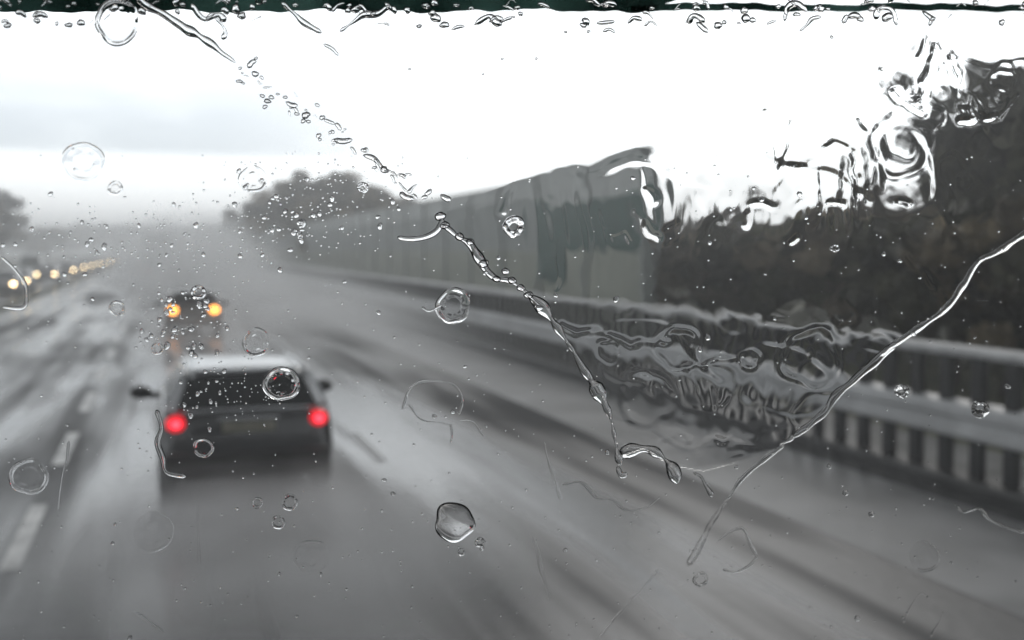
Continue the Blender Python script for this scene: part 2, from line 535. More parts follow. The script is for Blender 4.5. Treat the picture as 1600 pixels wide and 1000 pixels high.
# big dark trees at the right edge
RT = [(1590, 31, 6.4, 'dark_a'), (1490, 29, 8.0, 'thin'), (1660, 24, 6.6, 'dark_a'), (1730, 22, 7.2, 'dark_b'), (1690, 30, 8.2, 'dark_a'), (1830, 24, 8.6, 'dark_b'), (1560, 36, 6.2, 'round_a')]
RL = ['lowest dark tree at the left end of the tall trees at right', 'tall thin see through tree with a ragged peak against the sky at right',
      'near black bushy tree at the right edge, low and dense', 'dark tree cut by the right edge of the view, nearest the barrier',
      'tallest dark tree rising behind the others at the right edge', 'dark tree mostly outside the right edge', 'brownish tree behind the dark ones, left of their peak']
for (u, zc, h, k), lb in zip(RT, RL):
    x, y = spot(u, zc)
    tree('dark_tree', k, x, y, h, lb, 'dark trees beyond the barrier at right', wide=0.85)
# lower scrub between wall end and the dark trees
SC = [(1055, 36, 3.5, 'bush'), (1095, 33, 3.4, 'bush_d'), (1140, 35, 3.9, 'bush_c'), (1185, 31, 3.4, 'bush_b'), (1225, 34, 4.2, 'bush_d'), (1270, 29, 3.7, 'bush_c'), (1310, 33, 4.3, 'bush_b'), (1350, 27, 3.8, 'bush_d'), (1395, 30, 4.3, 'bush'), (1440, 25, 3.9, 'bush_b'),
      (1500, 21, 3.5, 'bush_b'), (1570, 19.5, 3.6, 'bush_b'), (1630, 19, 3.8, 'bush_b'), (1075, 48, 4.0, 'bush'), (1150, 46, 4.5, 'bush'), (1260, 44, 4.9, 'bush_b'), (1370, 40, 4.9, 'bush'), (1690, 18, 3.6, 'bush')]
near_word = ['brown scrub beside the end of the noise wall', 'pale twiggy shrub second from the noise wall end', 'olive tall scrub with flat top right of the noise wall',
             'dark low shrub between two taller brown ones right of the wall', 'tall pale twiggy shrub midway between wall end and dark trees', 'wide olive shrub with bare sides above the barrier',
             'dark tall shrub just before the bank of dark trees', 'low pale twiggy shrub near the barrier under dark trees', 'brown shrub touching the foot of the first dark tree',
             'dark low shrub at the foot of the dark trees, nearest the barrier on their left', 'black green bush under the ragged peaked tree', 'black green bush below the dense right edge tree',
             'black green bush cut by the right edge above the top rail', 'pale brown shrub far behind the wall end', 'taller brown shrub in the rear row right of the wall', 'dark shrub in the rear row midway to the dark trees',
             'brown shrub in the rear row against the dark trees', 'brown bush outside the right edge']
for (u, zc, h, k), lb in zip(SC, near_word):
    x, y = spot(u, zc)
    tree('shrub', k, x, y, h, lb, 'shrubs beyond the barrier', cat='shrub', wide=1.15, trunk='stem', crown='foliage')
# grove behind the noise wall
GV = [(650, 70, 5.6, 'round_b'), (620, 78, 6.4, 'round_a'), (585, 84, 7.6, 'round_b'), (545, 92, 9.2, 'round_a'), (505, 96, 9.9, 'round_b'), (462, 112, 9.8, 'round_a'), (430, 130, 9.4, 'round_b'), (400, 165, 9.4, 'round_a'), (372, 210, 8.8, 'round_b'), (520, 116, 10.9, 'round_a'), (575, 108, 8.8, 'round_b')]
GL = ['hazy tree behind the noise wall, at the right end of the grove', 'low hazy tree rising over the wall, second in the grove', 'hazy round tree on the right shoulder of the grove',
      'hazy tall tree right of the grove summit', 'hazy tree at the summit of the grove behind the wall', 'hazy tree on the left shoulder of the grove', 'pale hazy tree left of the grove shoulder',
      'paler hazy tree near the left foot of the grove', 'palest tree at the left foot of the grove beside the road', 'hazy tree in the rear of the grove, behind its summit', 'hazy tree in the rear of the grove, right of the summit']
for (u, zc, h, k), lb in zip(GV, GL):
    x, y = spot(u, zc)
    tree('hazy_tree', k, x, y, h, lb, 'hazy grove behind the noise wall', wide=1.25)
# left edge trees and far tree line
LT = [(-130, 105, 11.0, 'round_a'), (-45, 115, 10.6, 'round_b'), (5, 150, 9.0, 'round_a')]
LL = ['pale grey tree mostly outside the left edge of the view', 'tall pale grey tree at the left edge above the oncoming traffic', 'lower pale tree just right of the left edge tree']
for (u, zc, h, k), lb in zip(LT, LL):
    x, y = spot(u, zc)
    tree('pale_tree', k, x, y, h, lb, 'pale trees beyond the oncoming lanes', wide=1.2)
k = 0
for row, (z0, hh) in enumerate(((240, 8.0), (330, 10.5))):
    for u in range(45, 380, 34):
        zc = z0 + random.uniform(-25, 25)
        x, y = spot(u + random.uniform(-8, 8), zc)
        if -20 < x < 12:
            zc += 160; x, y = spot(u, zc)
        tree('distant_tree', ('round_a', 'round_b')[k % 2], x, y, min(12.5, (hh + random.uniform(-1.6, 1.6)) * zc / z0 * 0.95), 'very faint grey tree in the far tree line across the road end', 'far tree line in the haze', wide=1.7)
        k += 1

# ------------------------------------------------------------------ vehicles
def rrect(hw, y0, y1, r, n=8):
    """rounded rectangle footprint, counter-clockwise from the right rear corner; 4 corners of n+1 points plus mid points"""
    pts = []
    for cx, cyy, a0 in ((hw - r, y0 + r, -PI / 2), (hw - r, y1 - r, 0), (-hw + r, y1 - r, PI / 2), (-hw + r, y0 + r, PI)):
        for i in range(n + 1):
            a = a0 + PI / 2 * i / n
            pts.append((cx + r * math.cos(a), cyy + r * math.sin(a)))
    out = []
    for i, p in enumerate(pts):
        q = pts[(i + 1) % len(pts)]
        out.append(p)
        if math.dist(p, q) > 0.3:
            for t in (0.2, 0.4, 0.6, 0.8):
                out.append((p[0] + (q[0] - p[0]) * t, p[1] + (q[1] - p[1]) * t))
    return out


def loft(name, levels, mat, parent, cap_bottom=True):
    """levels: (z, half width, y rear, y front, corner radius, crown) stacked upward"""
    bm = bmesh.new(); rings = []
    for z, hw, y0, y1, r in levels:
        rings.append([bm.verts.new((x, y, z)) for x, y in rrect(hw, y0, y1, r)])
    n = len(rings[0])
    for a, b in zip(rings, rings[1:]):
        for i in range(n):
            bm.faces.new((a[i], a[(i + 1) % n], b[(i + 1) % n], b[i]))
    bm.faces.new(rings[-1])
    bm.faces.new(rings[0][::-1])
    return bm_obj(name, bm, mat, parent, smooth=True)


def wheel(parent, x, y, r, w, side):
    bm = bmesh.new()
    n = 24
    prof = [(r * 0.62, -w / 2), (r * 0.92, -w / 2), (r, -w * 0.36), (r, w * 0.36), (r * 0.92, w / 2), (r * 0.62, w / 2)]
    rings = []
    for i in range(n):
        a = 2 * PI * i / n
        rings.append([bm.verts.new((o_, q * math.cos(a), q * math.sin(a))) for q, o_ in prof])
    for i in range(n):
        A, B = rings[i], rings[(i + 1) % n]
        for j in range(len(prof)):
            bm.faces.new((A[j], A[(j + 1) % len(prof)], B[(j + 1) % len(prof)], B[j]))
    t = empty_part('wheel', parent, (x, y, r))
    bm_obj('tyre', bm, M['tyre'], t, smooth=True)
    bm = bmesh.new()
    for i in range(7):
        a = 2 * PI * i / 7
        m_ = Matrix.Rotation(a, 4, 'X')
        k = len(bm.verts)
        box(bm, side * w * 0.30 - 0.015, side * w * 0.30 + 0.015, -0.035, 0.035, 0.02, r * 0.62)
        bm.verts.ensure_lookup_table()
        for v in bm.verts[k:]:
            v.co = m_ @ v.co
    bmesh.ops.create_cone(bm, cap_ends=True, segments=24, radius1=r * 0.63, radius2=r * 0.63, depth=w * 0.3, matrix=Matrix.Rotation(PI / 2, 4, 'Y'))
    bm_obj('rim', bm, M['rim'], t)
    return t


def empty_part(name, parent, loc):
    o = bpy.data.objects.new(name, None); COL.objects.link(o); o.parent = parent; o.location = loc
    o.empty_display_size = 0.1
    return o


def ellipsoid(bm, c, s, seg=16):
    r = bmesh.ops.create_uvsphere(bm, u_segments=seg, v_segments=seg // 2 + 2, radius=1.0)
    for v in r['verts']:
        v.co = Vector((c[0] + v.co.x * s[0], c[1] + v.co.y * s[1], c[2] + v.co.z * s[2]))


def quad_patch(name, corners, mat, parent, thick=0.012, nu=8, nv=5, bulge=0.03, round_=0.0):
    """slightly bulged pane given four corners (bl, br, tr, tl), extruded inwards"""
    bl, br, tr, tl = [Vector(c) for c in corners]
    nrm = (br - bl).cross(tl - bl).normalized()
    V = []; Fc = []
    for layer in (0, 1):
        for j in range(nv + 1):
            t = j / nv
            for i in range(nu + 1):
                s = i / nu
                p = bl.lerp(br, s).lerp(tl.lerp(tr, s), t)
                V.append(p + nrm * (bulge * (1 - (2 * s - 1) ** 4) - layer * thick))
    W = nu + 1; K = W * (nv + 1)
    for j in range(nv):
        for i in range(nu):
            a = j * W + i
            Fc.append((a, a + 1, a + W + 1, a + W)); Fc.append((K + a, K + a + W, K + a + W + 1, K + a + 1))
    ringi = [i for i in range(W)] + [j * W + nu for j in range(1, nv + 1)] + [nv * W + i for i in range(nu - 1, -1, -1)] + [j * W for j in range(nv - 1, 0, -1)]
    for a, b in zip(ringi, ringi[1:] + ringi[:1]):
        Fc.append((b, a, K + a, K + b))
    return mesh_obj(name, V, Fc, mat, parent, smooth=False)


def hatchback(name, label, cat, group, body_mat, lamp='red', sky_sheen=None, L=3.95, detailed=True):
    """rear bumper at y=0, nose at y=L"""
    root = empty(name, (0, 0, 0), label, cat, group)
    low = [(0.24, 0.76, 0.10, L - 0.12, 0.22), (0.30, 0.84, 0.02, L - 0.04, 0.28), (0.42, 0.865, -0.01, L, 0.30), (0.56, 0.875, 0.0, L - 0.01, 0.32), (0.64, 0.872, 0.05, L - 0.05, 0.32),
           (0.78, 0.868, 0.06, L - 0.14, 0.34), (0.90, 0.855, 0.075, L - 0.35, 0.34), (0.96, 0.825, 0.10, L - 0.62, 0.32)]
    body = loft('body', low, body_mat, root)
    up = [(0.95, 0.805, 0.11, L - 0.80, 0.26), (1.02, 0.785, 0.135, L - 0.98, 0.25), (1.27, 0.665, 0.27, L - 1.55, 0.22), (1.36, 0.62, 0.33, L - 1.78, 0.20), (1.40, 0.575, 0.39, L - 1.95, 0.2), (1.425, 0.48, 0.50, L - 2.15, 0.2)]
    loft('cabin', up, M['roof_sheen'] if sky_sheen else body_mat, root)
    # rear window, side windows, windscreen set just proud of the cabin
    def pt(z, x, rear=True):
        for a, b in zip(up, up[1:]):
            if a[0] <= z <= b[0]:
                t = (z - a[0]) / (b[0] - a[0]); return a[1] + (b[1] - a[1]) * t, a[2] + (b[2] - a[2]) * t, a[3] + (b[3] - a[3]) * t
    h0, r0, f0 = pt(1.0, 0); h1, r1, f1 = pt(1.33, 0)
    quad_patch('rear_window', [(-h0 + 0.10, r0 + 0.005, 1.0), (h0 - 0.10, r0 + 0.005, 1.0), (h1 - 0.07, r1 + 0.005, 1.33), (-h1 + 0.07, r1 + 0.005, 1.33)], M['glass'], root, bulge=0.022)
    quad_patch('windscreen', [(h0 - 0.10, f0 - 0.005, 1.0), (-h0 + 0.10, f0 - 0.005, 1.0), (-h1 + 0.08, f1 - 0.005, 1.33), (h1 - 0.08, f1 - 0.005, 1.33)], M['glass'], root, bulge=0.022)
    for s in (-1, 1):
        for ya, yb in ((0.50, 1.35), (1.40, 2.15)):
            c = [(s * (h0 + 0.004), ya - 0.12, 1.0), (s * (h0 + 0.004), yb + (0.25 if yb > 2 else 0), 1.0), (s * (h1 + 0.004), yb - (0.10 if yb > 2 else 0), 1.32), (s * (h1 + 0.004), ya + 0.05, 1.32)]
            if s < 0: c = [c[1], c[0], c[3], c[2]]
            quad_patch('side_window', c, M['glass'], root, bulge=0.006, nu=4, nv=3)
    # spoiler, bumper, plate
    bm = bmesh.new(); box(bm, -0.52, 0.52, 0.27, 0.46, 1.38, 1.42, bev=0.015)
    bm_obj('spoiler', bm, M['silver'] if sky_sheen else body_mat, root)
    bm = bmesh.new(); box(bm, -0.80, 0.80, -0.045, 0.12, 0.34, 0.56, bev=0.04, seg=3)
    bm_obj('rear_bumper', bm, M['plastic'] if detailed else body_mat, root, smooth=False)
    bm = bmesh.new(); box(bm, -0.80, 0.80, L - 0.10, L + 0.03, 0.34, 0.54, bev=0.04, seg=3)
    bm_obj('front_bumper', bm, M['plastic'], root)
    bm = bmesh.new(); box(bm, -0.26, 0.26, 0.018, 0.05, 0.755, 0.865, bev=0.006)
    bm_obj('number_plate', bm, M['plate'], root)
    for s in (-1, 1):
        mr = empty_part('wing_mirror', root, (s * 0.96, L - 1.55, 0.90))
        bm = bmesh.new(); ellipsoid(bm, (s * 0.10, 0, 0.02), (0.125, 0.08, 0.085)); bm_obj('housing', bm, M['plastic'], mr, smooth=True)
        bm = bmesh.new(); box(bm, min(-s * 0.18, s * 0.06), max(-s * 0.18, s * 0.06), -0.03, 0.035, -0.055, 0.02, bev=0.008); bm_obj('arm', bm, M['plastic'], mr)
        bm = bmesh.new(); ellipsoid(bm, (s * 0.70, 0.105, 0.865), (0.098, 0.075, 0.09)) if lamp != 'amber' else ellipsoid(bm, (s * 0.62, 0.07, 0.80), (0.15, 0.085, 0.13))
        tl = bm_obj('tail_light', bm, M['reddim' if lamp == 'front' else lamp], root, smooth=True)
        if lamp == 'red':
            bm = bmesh.new(); ellipsoid(bm, (s * 0.70, 0.035, 0.865), (0.045, 0.02, 0.04)); bm_obj('bulb', bm, M['redcore'], tl, smooth=True)
        if lamp == 'amber':
            tl['label'] = 'lit amber flashing light'
        bm = bmesh.new(); ellipsoid(bm, (s * 0.64, L - 0.14, 0.70), (0.12, 0.13, 0.075)); bm_obj('headlight', bm, M['headlamp' if lamp == 'front' else 'silver'], root, smooth=True)
    for s in (-1, 1):
        for y in (0.68, L - 0.78):
            wheel(root, s * 0.775, y, 0.31, 0.20, s)
    if detailed:
        bm = bmesh.new(); box(bm, -0.30, 0.02, 0.118, 0.135, 1.02, 1.035); bm_obj('rear_wiper', bm, M['plastic'], root)
        bm = bmesh.new(); box(bm, -0.30, 0.30, 0.045, 0.075, 0.885, 0.915, bev=0.006); bm_obj('tailgate_handle', bm, M['silver'], root)
        # silver rails along pillar and roof edge, sky sheen put into their colour
        for s in (-1, 1):
            V = []; Fc = []
            pts = [(s * 0.795, 0.125, 0.98), (s * 0.735, 0.205, 1.14), (s * 0.672, 0.285, 1.26), (s * 0.625, 0.36, 1.35), (s * 0.585, 0.48, 1.395), (s * 0.57, 1.2, 1.41), (s * 0.57, L - 2.1, 1.40)]
            for a, b in zip(pts, pts[1:]):
                tube(V, Fc, a, b, 0.03, 0.03, 8)
            mesh_obj('sheen_rail', V, Fc, M['silver'], root, smooth=True)
    return root


lead = hatchback('lead_car', 'dark hatchback close ahead with two glowing red tail lights', 'car', None, M['paint_lead'], 'red', sky_sheen=True)
x, y = spot(386, 11.2); lead.location = (x, y, 0.004); lead.scale = (1.03, 1.0, 0.955)
far = hatchback('hazard_car', 'dark car further ahead in spray with two flashing amber lights', 'car', None, M['paint_far'], 'amber')
x, y = spot(302, 34.0); far.location = (x, y, 0.004); far.scale = (1.0, 0.95, 0.90)

# oncoming queue
onc = hatchback('oncoming_car', 'oncoming car with lit yellow headlights, first at the left edge', 'car', 'oncoming cars with lit headlights', CARS[0], 'front', detailed=False)
ON = [(8, 64, -8.4), (36, 70, -8.4), (84, 88, -8.4), (112, 106, -8.4), (128, 120, -8.4), (140, 134, -8.4), (151, 150, -8.4), (160, 166, -8.4), (168, 184, -8.4), (176, 205, -8.4)]
OLB = ['oncoming car with bright headlights cut by the left edge of the view', 'oncoming car with lit headlights, second from the left edge', 'oncoming car with the largest lone pair of headlights, right of the green van',
       'oncoming car with headlights just behind the brightest lone pair', 'oncoming car, fifth in the row of headlights', 'oncoming car, middle of the blurred string of headlights', 'oncoming car, seventh in the row of headlights',
       'oncoming car, third from the far end of the headlight row', 'oncoming car, second last in the headlight row', 'oncoming car with headlights at the far right end of the row']
for i, (u, zc, X) in enumerate(ON):
    o = onc if i == 0 else copy_tree(onc)
    o['label'] = OLB[i]
    xc = (u - 800) / F * zc
    Y = zc * cy - xc * sy
    o.location = (X, Y, 0.004); o.rotation_euler = (0, 0, PI)
    # the tail of an oncoming car points away

def van(label, X, Y):
    r = empty('green_van', (X, Y, 0.004), label, 'van', None, rz=PI)
    loft('body', [(0.3, 0.92, 0.0, 4.7, 0.15), (0.9, 0.96, 0.0, 4.75, 0.2), (1.15, 0.96, 0.0, 4.2, 0.2), (1.9, 0.86, 0.08, 3.5, 0.2), (2.0, 0.78, 0.2, 3.3, 0.2)], M['greenvan'], r)
    quad_patch('windscreen', [(0.78, 4.16, 1.22), (-0.78, 4.16, 1.22), (-0.72, 3.62, 1.80), (0.72, 3.62, 1.80)], M['glass'], r, bulge=0.05)
    for s in (-1, 1):
        bm = bmesh.new(); ellipsoid(bm, (s * 0.7, 4.68, 0.85), (0.14, 0.08, 0.1)); bm_obj('headlight', bm, M['silver'], r, smooth=True)
        for y in (0.9, 3.8):
            wheel(r, s * 0.86, y, 0.34, 0.22, s)
    return r


xx, yy = spot(55, 112)
van('dark green van among the oncoming traffic at far left', xx, yy)


def lorry(label, u, zc, group, H=3.9):
    x, y = spot(u, zc)
    r = empty('lorry', (x, y, 0.004), label, 'lorry', group)
    bm = bmesh.new(); box(bm, -1.25, 1.25, 0, 9.0, 1.05, H, bev=0.05); bm_obj('trailer', bm, M['trailer'], r)
    for s in (-1, 1):
        bm = bmesh.new(); box(bm, s * 0.62 - 0.58, s * 0.62 + 0.58, -0.03, -0.002, 1.15, H - 0.12, bev=0.01); d = bm_obj('rear_door', bm, M['trailer'], r)
        bm = bmesh.new(); box(bm, s * 0.12 - 0.02, s * 0.12 + 0.02, -0.07, -0.032, 1.25, H - 0.3); bm_obj('lock_bar', bm, M['silver'], d)
        bm = bmesh.new(); box(bm, s * 1.0 - 0.18, s * 1.0 + 0.18, -0.06, 0.02, 0.75, 0.90, bev=0.02); bm_obj('tail_light', bm, M['reddim'], r)
        for yy_ in (1.2, 2.5, 10.5):
            wheel(r, s * 1.0, yy_, 0.5, 0.35, s)
    bm = bmesh.new(); box(bm, -1.2, 1.2, 0.0, 0.12, 0.5, 0.68, bev=0.02); bm_obj('rear_bumper', bm, M['plastic'], r)
    bm = bmesh.new(); box(bm, -0.5, 0.5, 0.3, 11.5, 0.72, 1.03); bm_obj('chassis', bm, M['plastic'], r)
    bm = bmesh.new(); box(bm, -1.2, 1.2, 9.4, 11.6, 0.9, 3.2, bev=0.12); bm_obj('cab', bm, M['trailer'], r)
    return r


lorry('faint grey lorry far ahead in the left lane, half lost in spray', 250, 92, 'lorries in the spray')
lorry('faint grey lorry far ahead in the right lane, half lost in spray', 330, 98, 'lorries in the spray')

# ------------------------------------------------------------------ the coach we ride in, with its windscreen
RAKE = math.radians(12)
WO = Vector((0, 0.62, CH)); EX = Vector((1, 0, 0)); EZ = Vector((0, -math.sin(RAKE), math.cos(RAKE))); EN = Vector((0, math.cos(RAKE), math.sin(RAKE)))


def on_glass(u, v):
    d = FWD + RGT * ((u - 800) / F) + UPV * ((500 - v) / F)
    t = (WO - Vector((0, 0, CH))).dot(EN) / d.dot(EN)
    p = Vector((0, 0, CH)) + d * t - WO
    return p.dot(EX), p.dot(EZ)


PX = 0.655 / F                              # metres on the glass per photograph pixel


def gp(a, b, n=0.0):
    return WO + EX * a + EZ * b + EN * n


coach = empty('coach', (0, 0, 0), 'coach front with a dark green sun visor above its rain covered windscreen', 'coach')
gl = 0.006
A0, A1, B0, B1 = -1.05, 1.25, -0.75, 0.42
def slab(name, a0, a1, b0, b1, n0, n1, mat, parent):
    V = [gp(a, b, n) for n in (n0, n1) for (a, b) in ((a0, b0), (a1, b0), (a1, b1), (a0, b1))]
    return mesh_obj(name, V, [(0, 1, 2, 3), (7, 6, 5, 4), (0, 4, 5, 1), (1, 5, 6, 2), (2, 6, 7, 3), (3, 7, 4, 0)], mat, parent)
slab('windscreen', A0, A1, B0, B1, -gl, 0.0, M['clear'], coach)
# dark green sun visor hung outside the glass: its lower edge runs along the top of the view; a slot in its right half lets the sky through
def visor_point(u, v, n):
    dd = FWD + RGT * ((u - 800) / F) + UPV * ((500 - v) / F)
    t = ((WO - Vector((0, 0, CH))).dot(EN) + n) / dd.dot(EN)
    return Vector((0, 0, CH)) + dd * t
def visor_sheet(name, us, lo, hi):
    V = []; Fc = []
    for u in us:
        for n_ in (0.16, 0.166):
            V += [visor_point(u, lo(u), n_), visor_point(u, hi(u), n_)]
    m_ = len(us)
    for i in range(m_ - 1):
        k = i * 4
        for a, b in ((0, 1), (3, 2), (2, 0), (1, 3)):
            Fc.append((k + a, k + b, k + 4 + b, k + 4 + a))
    Fc += [(0, 2, 3, 1), ((m_ - 1) * 4, (m_ - 1) * 4 + 1, (m_ - 1) * 4 + 3, (m_ - 1) * 4 + 2)]
    return mesh_obj(name, V, Fc, M['tint'], coach)
wob = lambda u: 2.0 * math.sin(u * 0.021) + 1.6 * math.sin(u * 0.057 + 1) + 1.4 * math.sin(u * 0.143 + 2) * math.sin(u * 0.031)
visor_sheet('sun_visor', [-330 + 7 * i for i in range(212)], lambda u: 17 + wob(u) - max(0, u - 1000) * 0.28, lambda u: -150)
visor_sheet('visor_strip', [986 + 7 * i for i in range(130)], lambda u: 17 + 0.6 * wob(u), lambda u: 6 + 0.8 * wob(u))
visor_sheet('visor_top', [1141 + 14 * i for i in range(54)], lambda u: -26, lambda u: -150)
boxes('roof', [(A0, A1, -2.4, 0.42, CH + 0.46, CH + 0.54)], M['cab'], coach, bev=0.01)
boxes('floor', [(A0, A1, -2.4, 1.0, CH - 1.75, CH - 1.68)], M['cab'], coach)
boxes('bulkhead', [(A0, A1, -2.48, -2.41, CH - 1.66, CH + 0.45)], M['cab'], coach)
boxes('side_wall', [(A0 - 0.08, A0 - 0.01, -2.4, 0.42, CH - 1.66, CH + 0.45)], M['cab'], coach)
boxes('side_wall', [(A1 + 0.01, A1 + 0.08, -2.4, 0.42, CH - 1.66, CH + 0.45)], M['cab'], coach)
boxes('dashboard', [(A0, A1, 0.15, 0.66, CH - 1.4, CH - 0.85)], M['cab'], coach, bev=0.04)

# ------------------------------------------------------------------ water on the glass
def vnoise(U, V, lx, ly, seed):
    """smooth lattice noise, about -1..1, cubic B-spline interpolation"""
    R = np.random.default_rng(seed)
    G = R.uniform(-1, 1, (256, 256))
    x = U / lx + 1000; y = V / ly + 1000
    xi = np.floor(x).astype(int); yi = np.floor(y).astype(int)
    fx = x - xi; fy = y - yi
    def w(t):
        return [(1 - t) ** 3 / 6, (3 * t ** 3 - 6 * t ** 2 + 4) / 6, (-3 * t ** 3 + 3 * t ** 2 + 3 * t + 1) / 6, t ** 3 / 6]
    wx = w(fx); wy = w(fy)
    out = np.zeros_like(x)
    for i in range(4):
        for j in range(4):
            out += wx[i] * wy[j] * G[(xi + i - 1) % 256, (yi + j - 1) % 256]
    return out * 2.2


def sstep(x, a, b):
    t = np.clip((x - a) / (b - a), 0, 1)
    return t * t * (3 - 2 * t)


def inside(U, V, poly):
    c = np.zeros(U.shape, bool)
    n = len(poly)
    for i in range(n):
        x0, y0 = poly[i]; x1, y1 = poly[(i + 1) % n]
        cond = ((y0 > V) != (y1 > V)) & (U < (x1 - x0) * (V - y0) / (y1 - y0 + 1e-9) + x0)
        c ^= cond
    return c


def seg_dist(U, V, pts):
    d = np.full(U.shape, 1e9)
    for (x0, y0), (x1, y1) in zip(pts, pts[1:]):
        L2 = (x1 - x0) ** 2 + (y1 - y0) ** 2 + 1e-9
        t = np.clip(((U - x0) * (x1 - x0) + (V - y0) * (y1 - y0)) / L2, 0, 1)
        d = np.minimum(d, np.hypot(U - x0 - t * (x1 - x0), V - y0 - t * (y1 - y0)))
    return d


LEFT_V = [(690, 350), (715, 368), (735, 380), (750, 405), (772, 432), (800, 440), (825, 460), (845, 478), (870, 510), (890, 540), (910, 575), (935, 610), (952, 645), (960, 680), (970, 728)]
RIGHT_V = [(1625, 352), (1560, 395), (1530, 410), (1503, 450), (1480, 480), (1440, 510), (1400, 537), (1375, 556), (1340, 590), (1310, 615), (1280, 650), (1240, 685), (1170, 738), (1130, 782)]
FILM = [(700, 326), (760, 300), (840, 268), (1000, 214), (1180, 130), (1380, 40), (1500, 25), (1640, 25)] + RIGHT_V[:-2] + [(1225, 698), (1160, 722), (1100, 738), (1045, 728), (1008, 702), (968, 716)] + LEFT_V[::-1][1:]


def glass_points(U, V):
    """vectorised on_glass"""
    dx = (U - 800) / F; dy = (500 - V) / F
    D = np.stack([FWD[i] + RGT[i] * dx + UPV[i] * dy for i in range(3)], -1)
    en = np.array(EN); t = np.dot(np.array(WO) - np.array([0, 0, CH]), en) / (D @ en)
    return np.array([0, 0, CH]) + D * t[..., None]


